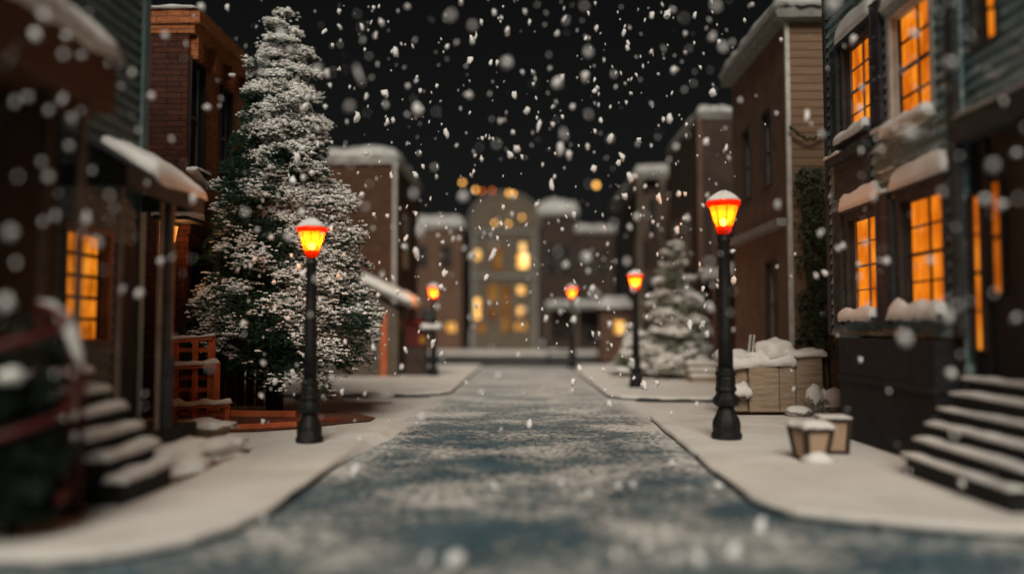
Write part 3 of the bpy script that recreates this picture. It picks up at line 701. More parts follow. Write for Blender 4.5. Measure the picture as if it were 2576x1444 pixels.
# door hood with wall lantern
t2 = thing('door_hood', 'small snow-topped hood on thin tan posts beside the brick house', 'porch', (-5.9, 13.1, 0))
a, c_ = at(402, 546, 13.1), at(492, 560, 13.1)
b = MB(); b.box(a.x, c_.x, 12.85, 13.46, a.z - 0.08, a.z); b.build('hood', 'slate', t2, bevel=0.01)
q = MB(); q.patch((a.x - 0.02, 12.8, a.z), (c_.x + 0.03, 12.8, a.z - 0.01), (c_.x + 0.03, 13.44, a.z), (a.x - 0.02, 13.44, a.z), 0.13, 16, 10, 0.4, 5); q.build('hood_snow', 'snow', t2, smooth=True)
for px in (396, 424):
    x = at(px, 700, 12.9).x
    b = MB(); b.box(x - 0.02, x + 0.02, 12.88, 12.92, 0, a.z - 0.085); b.build('post', 'tanpost', t2)
P = at(436, 585, 13.2)
t3 = thing('wall_lantern', 'small orange lantern glowing under the snow-topped hood', 'lantern', P)
b = MB(); b.lathe(P.x, P.y, [(0.03, P.z - 0.17), (0.075, P.z + 0.1)], 8); b.build('glass', glow('lantern_glass', (1.0, 0.33, 0.05), 1.5), t3)
b = MB(); b.lathe(P.x, P.y, [(0.09, P.z + 0.1), (0.09, P.z + 0.12), (0.02, P.z + 0.17), (0.012, P.z + 0.21)], 8); b.build('lantern_cap', 'iron', t3)
l = bpy.data.lights.new('lantern_light', 'POINT'); l.energy = 9; l.color = (1, 0.42, 0.12); l.shadow_soft_size = 0.08
lo = bpy.data.objects.new('lantern_light', l); COL.objects.link(lo); lo.location = (0.14, -0.1, -0.05); lo.parent = t3

# red slatted rack with snow on its rails
t = thing('wooden_rack', 'stepped red wooden rack with snow along its three rails', 'rack', gnd(505, 1062))
def rail_pt(px, py, y): return at(px, py, y)
for (pa, pb, y, sn) in (((436, 852), (535, 843), 12.35, 0.02), ((432, 918), (547, 912), 12.25, 0.035), ((432, 1018), (577, 1010), 12.05, 0.06)):
    A, B = rail_pt(*pa, y), rail_pt(*pb, y)
    b = MB(); b.hexa([A + Vector(v) for v in ((0, -0.035, -0.075),)] + [B + Vector((0, -0.035, -0.075)), B + Vector((0, 0.035, -0.075)), A + Vector((0, 0.035, -0.075)), A + Vector((0, -0.035, 0)), B + Vector((0, -0.035, 0)), B + Vector((0, 0.035, 0)), A + Vector((0, 0.035, 0))])
    o = b.build('rail', 'redwood', t, bevel=0.008)
    q = MB(); q.patch(A + Vector((-0.03, -0.05, 0)), B + Vector((0.03, -0.05, 0)), B + Vector((0.03, 0.05, 0)), A + Vector((-0.03, 0.05, 0)), sn + 0.02, 24, 8, 0.6, pa[1], 4.0, 0.8); q.build('rail_snow', 'snow', o, smooth=True)
for px0, py0, px1, py1, y, w in ((440, 852, 440, 1066, 12.38, 0.035), (490, 850, 490, 1066, 12.30, 0.028), (530, 845, 532, 1060, 12.38, 0.035), (545, 906, 546, 1060, 12.28, 0.03), (436, 1020, 436, 1075, 12.08, 0.035), (572, 1014, 572, 1066, 12.08, 0.035), (490, 1018, 490, 1075, 12.08, 0.028)):
    A, B = at(px0, py0, y), at(px1, py1, y)
    b = MB(); b.box(min(A.x, B.x) - w, max(A.x, B.x) + w, y - w * 0.7, y + w * 0.7, 0.0, A.z - 0.02); b.build('upright', 'redwood', t, bevel=0.006)
for px0, px1, py, y in ((440, 532, 880, 12.42), (440, 545, 950, 12.43), (440, 545, 980, 12.44), (440, 572, 1040, 12.16)):
    A, B = at(px0, py, y), at(px1, py, y)
    b = MB(); b.box(A.x, B.x, y - 0.012, y + 0.012, A.z - 0.035, A.z + 0.035); b.build('slat', 'redwood', t)
# trough full of snow
C = gnd(520, 1105)
t = thing('snow_trough', 'low wicker trough heaped with snow in front of the red rack', 'trough', C)
b = MB(); vs = []; fs = []; n = 20
for z, s in ((0.0, 0.5), (0.05, 0.68), (0.12, 0.86), (0.17, 1.0)):
    for k in range(n):
        a = 2 * math.pi * k / n; vs.append((C.x + 0.42 * s * math.cos(a), C.y + 0.26 * s * math.sin(a), z + 0.05 * abs(math.cos(a)) ** 3 * s))
for i in range(3):
    for k in range(n): fs.append((i * n + k, i * n + (k + 1) % n, (i + 1) * n + (k + 1) % n, (i + 1) * n + k))
fs.append(tuple(range(n))[::-1]); fs.append(tuple(range(3 * n, 4 * n)))
b.add(vs, fs).build('basket', 'wicker', t, smooth=True)
b = MB(); b.blob((C.x - 0.02, C.y, 0.18), (0.43, 0.27, 0.09), 0.4, 2.2, 3, -0.03); b.build('snow_fill', 'snow', t, smooth=True)
# soil bed with red timber edging
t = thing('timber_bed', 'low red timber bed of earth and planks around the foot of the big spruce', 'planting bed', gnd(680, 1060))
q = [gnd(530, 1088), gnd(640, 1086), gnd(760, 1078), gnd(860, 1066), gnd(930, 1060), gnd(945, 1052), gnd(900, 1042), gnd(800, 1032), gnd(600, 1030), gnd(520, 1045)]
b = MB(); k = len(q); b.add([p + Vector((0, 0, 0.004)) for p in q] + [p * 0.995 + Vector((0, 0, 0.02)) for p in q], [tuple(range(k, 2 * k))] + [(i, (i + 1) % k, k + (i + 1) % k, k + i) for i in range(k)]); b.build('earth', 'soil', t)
def plank(p, q, h, w, mat, name, par):
    p, q = Vector(p), Vector(q); d = (q - p).normalized(); s = Vector((-d.y, d.x, 0)) * w; up = Vector((0, 0, h))
    b = MB(); b.hexa([p - s, q - s, q + s, p + s, p - s + up, q - s + up, q + s + up, p + s + up]); return b.build(name, mat, par, bevel=0.006)
Z = Vector((0, 0, 0.022))
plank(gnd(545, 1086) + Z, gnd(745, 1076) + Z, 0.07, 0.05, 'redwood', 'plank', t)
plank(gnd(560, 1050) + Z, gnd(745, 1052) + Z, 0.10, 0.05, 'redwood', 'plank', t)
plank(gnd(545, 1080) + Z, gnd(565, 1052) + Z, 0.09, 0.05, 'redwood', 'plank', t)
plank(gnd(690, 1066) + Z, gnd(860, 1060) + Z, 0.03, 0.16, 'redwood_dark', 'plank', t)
# red-brown boards behind the trunk
t = thing('board_fence', 'low dark red board fence behind the spruce trunk', 'fence', (-5.6, 15.3, 0))
for k in range(7):
    x = -6.0 + k * 0.19
    b = MB(); b.box(x, x + 0.17, 15.3, 15.33, 0, 0.78 + 0.03 * (k % 2)); b.build('board', 'redwood_dark', t, bevel=0.005)
b = MB(); b.box(-6.05, -4.68, 15.26, 15.298, 0.5, 0.58); b.build('rail', 'redwood_dark', t)
for (px, py, rx, rz, lb) in ((800, 1005, 0.55, 0.22, 'rounded snow mound between the spruce trunk and the lamp'), (930, 1000, 0.5, 0.12, 'low flat snow mound beyond the spruce, on the road side')):
    p = gnd(px, py); b = MB(); b.blob(p, (rx, 0.3, rz), 0.25, px * 0.1, 3, 0.0); o = b.build('snow_mound', 'snow', None, True, origin=p); tag(o, lb, 'snow mound')

# ------------------------------------------------------------------ RIGHT: bay-front house
t = thing('grey_house', 'grey-green clapboard house with orange lit windows and snow hoods', 'house', (6.8, 10.4, 0))
XR = 4.6
fr = facing('x', XR, -1)
W = {1: (10.52, 11.42, 4.22, 5.5), 3: (10.45, 11.38, 1.70, 3.02), 2: (8.95, 9.92, 4.0, 5.38), 4: (8.78, 9.78, 1.72, 3.04)}
b = MB(); wall(b, fr, 8.5, 12.1, 1.4, 7.6, list(W.values()), 0.15, 0.042)
b.box(XR + 0.03, 9, 8.5, 8.53, 0, 7.6); b.box(XR + 0.03, 9, 12.06, 12.1, 1.38, 7.6); b.box(XR + 0.06, 9, 11.1, 11.2, 0, 1.4); b.box(XR + 0.05, 9, 11.2, 12.1, 1.36, 1.40); b.box(8.97, 9, 8.54, 12.05, 0, 7.6)
b.build('wall', 'siding', t)
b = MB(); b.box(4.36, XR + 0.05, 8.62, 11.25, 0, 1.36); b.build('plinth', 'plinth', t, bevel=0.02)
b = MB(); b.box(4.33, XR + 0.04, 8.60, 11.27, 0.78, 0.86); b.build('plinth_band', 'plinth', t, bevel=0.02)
for ua, ub, nn in ((12.02, 12.14, 0.05), (8.44, 8.6, 0.055)):
    b = MB(); b.fbox(fr, ua, ub, 1.4, 7.6, -0.02, nn); b.build('corner_board', 'siding_dark', t, bevel=0.01)
window(t, fr, *W[1], 2, 4, 'win', 'slate', casing=0.08, sill_snow=0.15, hood=0.36, hood_out=0.06, muntin=0.008, label='upper lit window near the tan house, half hidden by shutters')
window(t, fr, *W[3], 2, 4, 'win', 'slate', casing=0.09, sill_snow=0.17, hood=0.32, hood_out=0.06, muntin=0.008, label='lower lit window near the tan house')
window(t, fr, *W[2], 2, 4, 'win', 'whitetrim', casing=0.09, sill_snow=0.16, hood=0.3, hood_out=0.06, sash='darkbrown', label='upper lit window in a pale frame')
window(t, fr, *W[4], 2, 4, 'win', 'slate', casing=0.10, sill_snow=0.22, hood=0.33, hood_out=0.06, sash='darkbrown', label='lower lit window above the snowiest sill')
for (u0, u1, v0, v1, mt) in ((10.12, 10.41, 4.15, 5.75, 'shutter'), (11.53, 11.78, 4.1, 5.6, 'slate'), (10.04, 10.33, 1.55, 3.2, 'shutter'), (11.5, 11.78, 1.55, 3.2, 'slate'), (9.9, 10.02, 1.6, 3.1, 'slate')):
    b = MB(); b.fbox(fr, u0, u1, v0, v1, 0.031, 0.075)
    b.fbox(fr, u0 + 0.0, u0 + 0.045, v0, v1, 0.076, 0.09); b.fbox(fr, u1 - 0.045, u1, v0, v1, 0.076, 0.09)
    for f in (0.0, 0.5, 0.96): b.fbox(fr, u0 + 0.046, u1 - 0.046, v0 + (v1 - v0) * f, v0 + (v1 - v0) * f + 0.06, 0.076, 0.088)
    b.build('shutter', mt, t)
b = MB(); b.fbox(fr, 10.5, 11.8, 3.88, 3.99, 0.02, 0.17); b.build('belt_ledge', 'slate', t, bevel=0.01)
q = MB(); q.patch(fr(11.3, 3.99, 0.19), fr(11.84, 3.99, 0.19), fr(11.84, 3.99, 0.0), fr(11.3, 3.99, 0.0), 0.05, 14, 8, 0.6, 3); q.build('ledge_snow', 'snow', t, smooth=True)
b = MB(); b.fbox(fr, 10.55, 11.75, 3.38, 3.86, 0.031, 0.06); b.build('dark_panel', 'siding_dark', t, bevel=0.01)
for (u0, u1, v, h, nn) in ((10.08, 10.45, 3.22, 0.05, 0.12), (9.85, 10.48, 4.05, 0.05, 0.08), (8.95, 9.8, 3.86, 0.03, 0.06), (9.9, 10.3, 3.5, 0.03, 0.06)):
    q = MB(); q.patch(fr(u0, v, nn), fr(u1, v, nn), fr(u1, v, 0), fr(u0, v, 0), h, 16, 6, 0.6, u0); q.build('caught_snow', 'snow', t, smooth=True)
b = MB(); b.box(4.3, 9.2, 8.4, 12.2, 7.6, 7.85); b.build('roof', 'siding_dark', t)
b = MB(); b.patch((4.28, 8.4, 7.85), (9.2, 8.4, 7.85), (9.2, 12.2, 7.85), (4.28, 12.2, 7.85), 0.25, 16, 16); b.build('roof_snow', 'snow', t, smooth=True)

# ------------------------------------------------------------------ RIGHT: dark entrance house
t = thing('dark_house', 'dark clapboard house with a deep entrance and slender lit panes beside snowy steps', 'house', (6.8, 7.0, 0))
XD = 4.70
fr = facing('x', XD, -1)
oU = (7.86, 8.24, 4.42, 5.9); oS = (8.2, 8.4, 1.28, 2.86); oP = (7.84, 8.07, 1.85, 2.95)
b = MB(); wall(b, fr, 5.4, 8.44, 3.72, 7.4, [oU], 0.14, 0.03); b.build('upper_wall', 'siding', t)
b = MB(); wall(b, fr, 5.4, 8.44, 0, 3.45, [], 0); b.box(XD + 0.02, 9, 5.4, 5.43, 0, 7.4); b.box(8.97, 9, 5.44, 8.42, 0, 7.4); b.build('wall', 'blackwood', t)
b = MB(); b.fbox(fr, 5.4, 8.44, 3.45, 3.72, -0.02, 0.17); b.build('ledge', 'siding_dark', t, bevel=0.015)
q = MB(); q.patch(fr(5.4, 3.72, 0.19), fr(8.44, 3.72, 0.19), fr(8.44, 3.72, 0.02), fr(5.4, 3.72, 0.02), 0.03, 30, 6, 0.6, 8); q.build('ledge_snow', 'old_snow', t, smooth=True)
window(t, fr, *oU, 2, 4, 'win', 'siding_dark', casing=0.06, sash='darkbrown', label='upper lit window at the edge')
window(t, fr, *oS, 1, 4, 'win', 'brownwood', casing=0.035, proud=True, sash='darkbrown', label='slender lit side light of four panes')
window(t, fr, *oP, 1, 2, 'win_dim', 'blackwood', casing=0.03, proud=True, sash='blackwood', label='dim lit pane in the dark door')
b = MB(); b.fbox(fr, 8.105, 8.16, 0.9, 3.44, 0.001, 0.035); b.fbox(fr, 7.3, 7.42, 0.9, 3.44, 0.001, 0.14); b.build('pilaster', 'blackwood', t, bevel=0.01)
b = MB(); b.fbox(fr, 7.44, 7.8, 0.95, 3.3, 0.001, 0.03); b.build('door', 'blackwood', t)
b = MB(); b.box(XD - 0.2, 9.2, 5.3, 8.38, 7.4, 7.6); b.build('roof', 'siding_dark', t)
t = thing('entrance_steps', 'black entrance steps with snow on each tread beside the grey house', 'steps', (4.4, 7.6, 0))
stoop(t, 6, 3.92, 0.128, 6.6, 8.38, 0.157, 1, 'blackwood', 0.026, 0.01, 5.0)

# ------------------------------------------------------------------ RIGHT: tan house with ivy
t = thing('tan_house', 'tan boarded house with white corner board and thick snowy eaves', 'house', (7.5, 18, 0))
XT = 5.27
fr = facing('x', XT, -1); fc = facing('y', 16.0, -1)
b = MB(); wall(b, fc, XT, 10, 0, 7.7, [], 0.17, 0.015); b.build('gable_wall', 'tan', t)
oA = (16.9, 17.5, 1.2, 2.9); oB = (17.0, 17.6, 4.6, 6.2); oC = (18.6, 19.2, 4.6, 6.2)
b = MB(); wall(b, fr, 16.0, 20.3, 0, 7.7, [oA, oB, oC]); b.box(XT + 0.03, 10, 20.26, 20.3, 0, 7.7); b.build('wall', 'brown', t)
b = MB(); b.box(XT - 0.03, XT + 0.06, 15.96, 16.06, 0, 7.7); b.build('corner_board', 'whitetrim', t, bevel=0.01)
window(t, fr, *oA, 1, 2, 'pinkpane', 'darkbrown')
window(t, fr, *oB, 1, 2, 'darkglass', 'darkbrown'); window(t, fr, *oC, 1, 2, 'darkglass', 'darkbrown')
b = MB(); b.box(XT - 0.25, 10.2, 15.75, 20.4, 7.72, 8.0); b.build('eave', 'greytrim', t, bevel=0.02)
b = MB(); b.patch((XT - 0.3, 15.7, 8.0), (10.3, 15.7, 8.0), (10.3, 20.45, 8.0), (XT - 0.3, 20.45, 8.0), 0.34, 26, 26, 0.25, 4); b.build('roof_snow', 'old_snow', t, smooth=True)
b = MB(); b.fbox(fr, 16.07, 20.3, 3.55, 3.72, 0.001, 0.22); b.build('belt_ledge', 'greytrim', t, bevel=0.01)
q = MB(); q.patch(fr(16.4, 1.1, 0.2), fr(17.7, 1.1, 0.2), fr(17.7, 1.1, 0), fr(16.4, 1.1, 0), 0.1, 20, 6); q.build('sill_snow', 'snow', t, smooth=True)
b = MB(); b.fbox(fr, 16.4, 17.7, 1.02, 1.1, 0.001, 0.2); b.build('sill', 'darkbrown', t)
# ivy on the gable wall
t = thing('climbing_ivy', 'dark ivy climbing the tan wall next to the grey house', 'ivy', (6.0, 15.9, 0))
iv = MB(); rnd = random.Random(3)
st = MB()
for k in range(4):
    x = at(2045 + k * 14, 800, 15.95).x; st.tube([(x, 15.96, 0), (x - 0.05, 15.95, 1.5), (x + 0.04, 15.95, 3), (x - 0.1, 15.95, 4.6)], [0.025, 0.02, 0.015, 0.006], 6)
st.build('stem', 'bark', t)
for k in range(3600):
    py = rnd.uniform(425, 900); px = 2052 + rnd.gauss(0, 17) + (0 if py > 560 else (-18 * (1 - (py - 425) / 135)))
    if noise.noise(Vector((px * 0.03, py * 0.02, 0))) < -0.22: continue
    p = at(px, py, 15.93 - rnd.random() * 0.12)
    s = rnd.uniform(0.025, 0.055); a = rnd.uniform(0, 6.28); n_ = Vector((rnd.gauss(0, 0.5), -1, rnd.gauss(0.3, 0.5))).normalized()
    e1 = n_.orthogonal().normalized(); e2 = n_.cross(e1); e1, e2 = e1 * math.cos(a) + e2 * math.sin(a), e2 * math.cos(a) - e1 * math.sin(a)
    iv.quad(p + e1 * s, p + e2 * s * 0.8, p - e1 * s, p - e2 * s * 0.8)
iv.build('foliage', 'ivy', t)
t = thing('garland', 'thin dark garland drooping across the tan wall', 'garland', at(2030, 330, 15.9))
pts = [at(1987 + i * 5, 318 + 32 * math.sin(math.pi * i / 20) + 3 * math.sin(i * 1.7), 15.86) for i in range(21)]
b = MB(); b.tube(pts, [0.03 + 0.012 * math.sin(i * 2.1) for i in range(21)], 6); b.build('strand', 'ivy', t)

# stone planter heaped with snow
t = thing('stone_planter', 'low tan stone planter heaped with snow behind the tall lamp', 'planter', (4.6, 14.8, 0))
yF = 14.4
def X(px): return at(px, 900, yF).x
def Zp(py): return at(1960, py, yF).z
blk = [(1838, 1884, 922, 1012), (1884, 1960, 905, 1010), (1961, 2003, 905, 1010), (2004, 2072, 896, 1000)]
for i, (a0, a1, p0, p1) in enumerate(blk):
    off = (0.10, 0.0, 0.03, 0.05)[i]
    b = MB(); b.box(X(a0) + 0.004, X(a1) - 0.004, yF + off, yF + 0.35, 0, Zp(p0)); b.build('stone_block', 'stone', t, bevel=0.018)
b = MB(); b.box(X(1840), X(2070), yF + 0.36, 15.6, 0, 0.75); b.build('bed', 'stone', t)
q = MB(); q.patch((X(1832), yF - 0.02, Zp(922)), (X(2005), yF - 0.02, Zp(912)), (X(2005), 15.6, 0.92), (X(1832), 15.6, 0.92), 0.16, 30, 18, 0.4, 4, 2.5, 0.8); q.blob(at(1950, 892, 14.75), (0.42, 0.35, 0.27), 0.35, 5.1, 3); q.blob(at(1908, 900, 14.8), (0.4, 0.3, 0.14), 0.35, 2.1, 3); q.build('snow_heap', 'snow', t, smooth=True)
q = MB(); q.patch((X(1998), yF - 0.02, Zp(896)), (X(2082), yF - 0.02, Zp(893)), (X(2082), 15.2, Zp(893)), (X(1998), 15.2, Zp(896)), 0.09, 16, 10, 0.4, 2, 3, 0.5); q.build('cap_snow', 'snow', t, smooth=True)
q = MB(); q.patch((X(1836), yF - 0.12, 0.30), (X(1888), yF - 0.12, 0.30), (X(1888), yF + 0.2, 0.42), (X(1836), yF + 0.2, 0.42), 0.22, 14, 10, 0.5, 9); q.build('drift', 'snow', t, smooth=True)
A = at(1884, 900, 14.7); B = at(1892, 842, 14.7)
t = thing('marker_post', 'leaning whitish wooden post standing in the snowy planter', 'post', A)
b = MB(); d = Vector((0.05, 0, 0)); e = Vector((0, 0.03, 0)); lo_ = A - Vector((0, 0, 0.12))
b.hexa([lo_ - d - e, lo_ + d - e, lo_ + d + e, lo_ - d + e, B - d - e, B + d - e, B + d + e, B - d + e]); b.build('stake', 'whitetrim', t, bevel=0.006)
s_ = Vector((0, -0.032, 0)); b = MB(); b.hexa([lo_ + s_ - d * .3, lo_ + s_ + d * .3, lo_ + s_ * 0.9 + d * .3, lo_ + s_ * 0.9 - d * .3, B + s_ - d * .3, B + s_ + d * .3, B + s_ * 0.9 + d * .3, B + s_ * 0.9 - d * .3]); b.build('groove_strip', 'slate', t)
for (px, py, rx, rz, lb) in ((2049, 1040, 0.15, 0.42, 'tall pointed boulder with snow in front of the planter'), (2008, 1046, 0.22, 0.15, 'low dark-edged boulder in front of the planter'), (2100, 1040, 0.22, 0.36, 'round boulder against the dark plinth of the grey house')):
    p = gnd(px, py); t = thing('boulder', lb, 'boulder', p, 'boulders by the planter')
    b = MB(); b.blob(p + Vector((0, 0, rz * 0.4)), (rx, rx * 0.8, rz * 0.75), 0.15, px * 0.1, 3, -rz * 0.42); b.build('stone', 'rock', t, smooth=True)
    b = MB(); b.blob(p + Vector((0, 0.0, rz * 0.55)), (rx * 0.98, rx * 0.8, rz * 0.68), 0.15, px * 0.1, 3, -rz * 0.3); b.build('snow_cap', 'snow', t, smooth=True)
# two tapered wooden tubs
def tub(px, py, w0, w1, h, lb, rz, snowh):
    p = gnd(px, py); t = thing('wooden_tub', lb, 'planter tub', p, 'wooden tubs on the pavement')
    c, s = math.cos(rz), math.sin(rz)
    def T(x, y, z): return (p.x + x * c - y * s, p.y + x * s + y * c, z)
    def quadring(mb, a, b, z0, z1, inset=0):
        mb.hexa([T(-a, -a, z0), T(a, -a, z0), T(a, a, z0), T(-a, a, z0), T(-b, -b, z1), T(b, -b, z1), T(b, b, z1), T(-b, b, z1)])
    b = MB(); quadring(b, w0, w1, 0.0, h); b.build('tub_body', 'panel', t)
    b = MB()
    for sx, sy in ((-1, -1), (1, -1), (1, 1), (-1, 1)):
        e = 0.024
        b.hexa([T(sx * (w0) + i * e, sy * w0 + j * e, 0) for i, j in ((-1, -1), (1, -1), (1, 1), (-1, 1))] + [T(sx * w1 + i * e, sy * w1 + j * e, h + 0.004) for i, j in ((-1, -1), (1, -1), (1, 1), (-1, 1))])
    for z, w in ((0.02, w0), (h - 0.015, w1)):
        for ax in (0, 1):
            for sg in (-1, 1):
                a, e = w + 0.012, 0.014
                if ax == 0: b.hexa([T(-a, sg * a - e, z - 0.02), T(a, sg * a - e, z - 0.02), T(a, sg * a + e, z - 0.02), T(-a, sg * a + e, z - 0.02), T(-a, sg * a - e, z + 0.02), T(a, sg * a - e, z + 0.02), T(a, sg * a + e, z + 0.02), T(-a, sg * a + e, z + 0.02)])
                else: b.hexa([T(sg * a - e, -a, z - 0.019), T(sg * a + e, -a, z - 0.019), T(sg * a + e, a, z - 0.019), T(sg * a - e, a, z - 0.019), T(sg * a - e, -a, z + 0.019), T(sg * a + e, -a, z + 0.019), T(sg * a + e, a, z + 0.019), T(sg * a - e, a, z + 0.019)])
    b.build('tub_frame', 'darkbrown', t)
    q = MB(); q.patch(T(-w1 - 0.03, -w1 - 0.03, h + 0.006), T(w1 + 0.03, -w1 - 0.03, h + 0.006), T(w1 + 0.03, w1 + 0.03, h + 0.006), T(-w1 - 0.03, w1 + 0.03, h + 0.006), snowh, 14, 14, 0.4, px); q.build('snow_cap', 'snow', t, smooth=True)
    if snowh > 0.04:
        b = MB(); b.blob((p.x + 0.02, p.y - w0 - 0.08, 0.02), (0.2, 0.12, 0.1), 0.3, 4, 2, -0.02); b.build('drift', 'snow', t, smooth=True)
tub(2040, 1156, 0.112, 0.165, 0.37, 'front wooden tub with dark edges, tapering down and capped with snow', 0.25, 0.07)
tub(2097, 1138, 0.12, 0.15, 0.42, 'rear wooden tub with a reddish rim, partly behind the other tub', -0.12, 0.02)

# ------------------------------------------------------------------ RIGHT: houses farther along
def simple_house(name, label, x0, x1, y0, y1, z, mat, roof_snow=0.3, roof_mat='old_snow', trim=None, over=0.2, cat='house', eave=True):
    t = thing(name, label, cat, ((x0 + x1) / 2, (y0 + y1) / 2, 0))
    b = MB(); b.box(x0, x1, y0, y1, 0, z); b.build('wall', mat, t)
    if eave: b = MB(); b.box(x0 - over, x1 + over, y0 - over, y1 + over, z + 0.001, z + 0.2); b.build('eave', trim or 'greytrim', t, bevel=0.02)
    zz = z + (0.202 if eave else 0.002); o = over + 0.05 if eave else 0.03
    b = MB(); b.patch((x0 - o, y0 - o, zz), (x1 + o, y0 - o, zz), (x1 + o, y1 + o, zz), (x0 - o, y1 + o, zz), roof_snow, 20, 20, 0.25, x0); b.build('roof_snow', roof_mat, t, smooth=True)
    return t
t = simple_house('brown_house', 'tall narrow brown house with a snowy porch and red shop front beside the tan house', 5.45, 11, 25, 30.5, 8.1, 'darkbrown', 0.25, over=0.05)
fr = facing('x', 5.45, -1); fc = facing('y', 25.0, -1)
b = MB(); b.box(5.38, 5.52, 24.93, 25.06, 0, 8.1); b.build('corner_board', 'brown', t)
b = MB(); b.box(5.6, 6.9, 24.9, 24.998, 0.0, 2.1); b.build('shop_front', 'redpaint', t)
a = at(1765, 705, 24.4)
b = MB(); b.box(a.x, 7.6, 24.0, 24.89, a.z - 0.18, a.z); b.build('porch_roof', 'darkbrown', t)
q = MB(); q.patch((a.x - 0.05, 23.95, a.z), (7.6, 23.95, a.z + 0.3), (7.6, 24.89, a.z + 0.5), (a.x - 0.05, 24.89, a.z + 0.2), 0.25, 20, 8, 0.3, 6); q.build('porch_snow', 'old_snow', t, smooth=True)
for x in (5.65, 6.5): b = MB(); b.box(x - 0.05, x + 0.05, 24.1, 24.2, 0, a.z - 0.18); b.build('porch_post', 'brown', t)
window(t, fc, 5.9, 6.6, 3.4, 5.0, 1, 2, 'darkglass', 'brown', proud=True); window(t, fr, 26.5, 27.4, 3.6, 5.4, 1, 2, 'darkglass', 'brown', proud=True); window(t, fr, 28.4, 29.3, 3.6, 5.4, 1, 2, 'darkglass', 'brown', proud=True)
t = thing('corner_steps', 'small snow-covered steps between the frosted spruce and the tall lamp', 'steps', (4.95, 22.5, 0))
for k in range(3):
    b = MB(); b.box(4.55 + 0.0, 5.5, 22.1 + 0.25 * k, 23.2, 0.16 * k, 0.16 * (k + 1)); o = b.build('step', 'stone', t)
    q = MB(); q.patch((4.5, 22.05 + 0.25 * k, 0.16 * (k + 1)), (5.52, 22.05 + 0.25 * k, 0.16 * (k + 1)), (5.52, 22.4 + 0.25 * k, 0.16 * (k + 1)), (4.5, 22.4 + 0.25 * k, 0.16 * (k + 1)), 0.08, 14, 6); q.build('step_snow', 'snow', o, smooth=True)
a = at(1590, 400, 34); c_ = at(1760, 440, 34)
t = simple_house('columned_house', 'brown house with pale columns under a broad snowy flat roof', a.x + 0.5, 12, 33.6, 42, a.z - 1.0, 'darkbrown', 0.45, over=0.5, trim='greytrim')
fc = facing('y', 33.6, -1); frx = facing('x', a.x + 0.5, -1)
for px in (1612, 1668, 1735):
    x = at(px, 600, 33.2).x; b = MB(); b.lathe(x, 33.35, [(0.22, 0), (0.16, 0.2), (0.14, 3), (0.13, a.z - 1.35), (0.22, a.z - 1.2), (0.22, a.z - 1.02)], 12); b.build('column', 'greywall', t, smooth=True)
for (px0, px1, py0, py1, mt) in ((1685, 1722, 500, 590, 'pinkpane'), (1628, 1652, 500, 600, 'darkglass'), (1625, 1655, 690, 800, 'darkglass'), (1685, 1725, 680, 790, 'darkglass')):
    p, q = at(px0, py1, 33.6), at(px1, py0, 33.6); window(t, fc, p.x, q.x, p.z, q.z, 1, 2, mt, 'brown', proud=True, casing=0.12)
window(t, frx, 35, 36.4, 3.5, 5.6, 1, 2, 'darkglass', 'brown', proud=True)
p = at(1556, 824, 36)
t = thing('lit_stall', 'low brown stall with one orange light behind the snowy bush', 'stall', (p.x, 36.5, 0))
b = MB(); b.box(p.x - 0.8, p.x + 0.6, 36.1, 37.6, 0, 2.4); b.build('wall', 'brown', t)
b = MB(); b.hexa([(p.x - 1.0, 35.8, 2.4), (p.x + 0.8, 35.8, 2.4), (p.x + 0.8, 37.8, 2.4), (p.x - 1.0, 37.8, 2.4), (p.x - 0.6, 36.4, 2.95), (p.x + 0.4, 36.4, 2.95), (p.x + 0.4, 37.2, 2.95), (p.x - 0.6, 37.2, 2.95)]); b.build('roof', 'old_snow', t, bevel=0.05)
fs_ = facing('y', 36.1, -1); window(t, fs_, p.x - 0.2, p.x + 0.25, p.z - 0.3, p.z + 0.3, 1, 1, 'win_far', 'brown', proud=True)

# ------------------------------------------------------------------ LEFT: houses farther along
a = at(995, 388, 28.5)
t = simple_house('square_brick_house', 'large plain brown brick house with white corner board beyond the big spruce', a.x - 6.5, a.x, 28.5, 34.5, a.z - 0.35, 'brick_brown', 0.45, over=0.12, trim='whitetrim')
b = MB(); b.box(a.x - 0.06, a.x + 0.05, 28.42, 28.6, 0, a.z - 0.35); b.build('corner_board', 'whitetrim', t)
fx = facing('x', a.x, 1); window(t, fx, 30.2, 31.4, 3.8, 6.0, 1, 2, 'darkglass', 'brown', proud=True)
A, B = at(905, 700, 24.5), at(1035, 766, 24.5)
t = thing('lean_to', 'lean-to shed with a sloping snowy roof and an orange door post', 'shed', ((A.x + B.x) / 2, 25.5, 0))
b = MB(); b.hexa([(A.x - 1.2, 24.4, A.z + 0.4), (B.x, 24.4, B.z - 0.1), (B.x, 26.8, B.z - 0.1), (A.x - 1.2, 26.8, A.z + 0.4), (A.x - 1.2, 24.4, A.z + 0.52), (B.x, 24.4, B.z + 0.02), (B.x, 26.8, B.z + 0.02), (A.x - 1.2, 26.8, A.z + 0.52)]); b.build('roof', 'greytrim', t)
q = MB(); q.patch((A.x - 1.2, 24.35, A.z + 0.52), (B.x + 0.03, 24.35, B.z + 0.02), (B.x + 0.03, 26.8, B.z + 0.02), (A.x - 1.2, 26.8, A.z + 0.52), 0.22, 20, 10, 0.25); q.build('roof_snow', 'snow', t, smooth=True)
x1 = at(1000, 850, 24.7).x
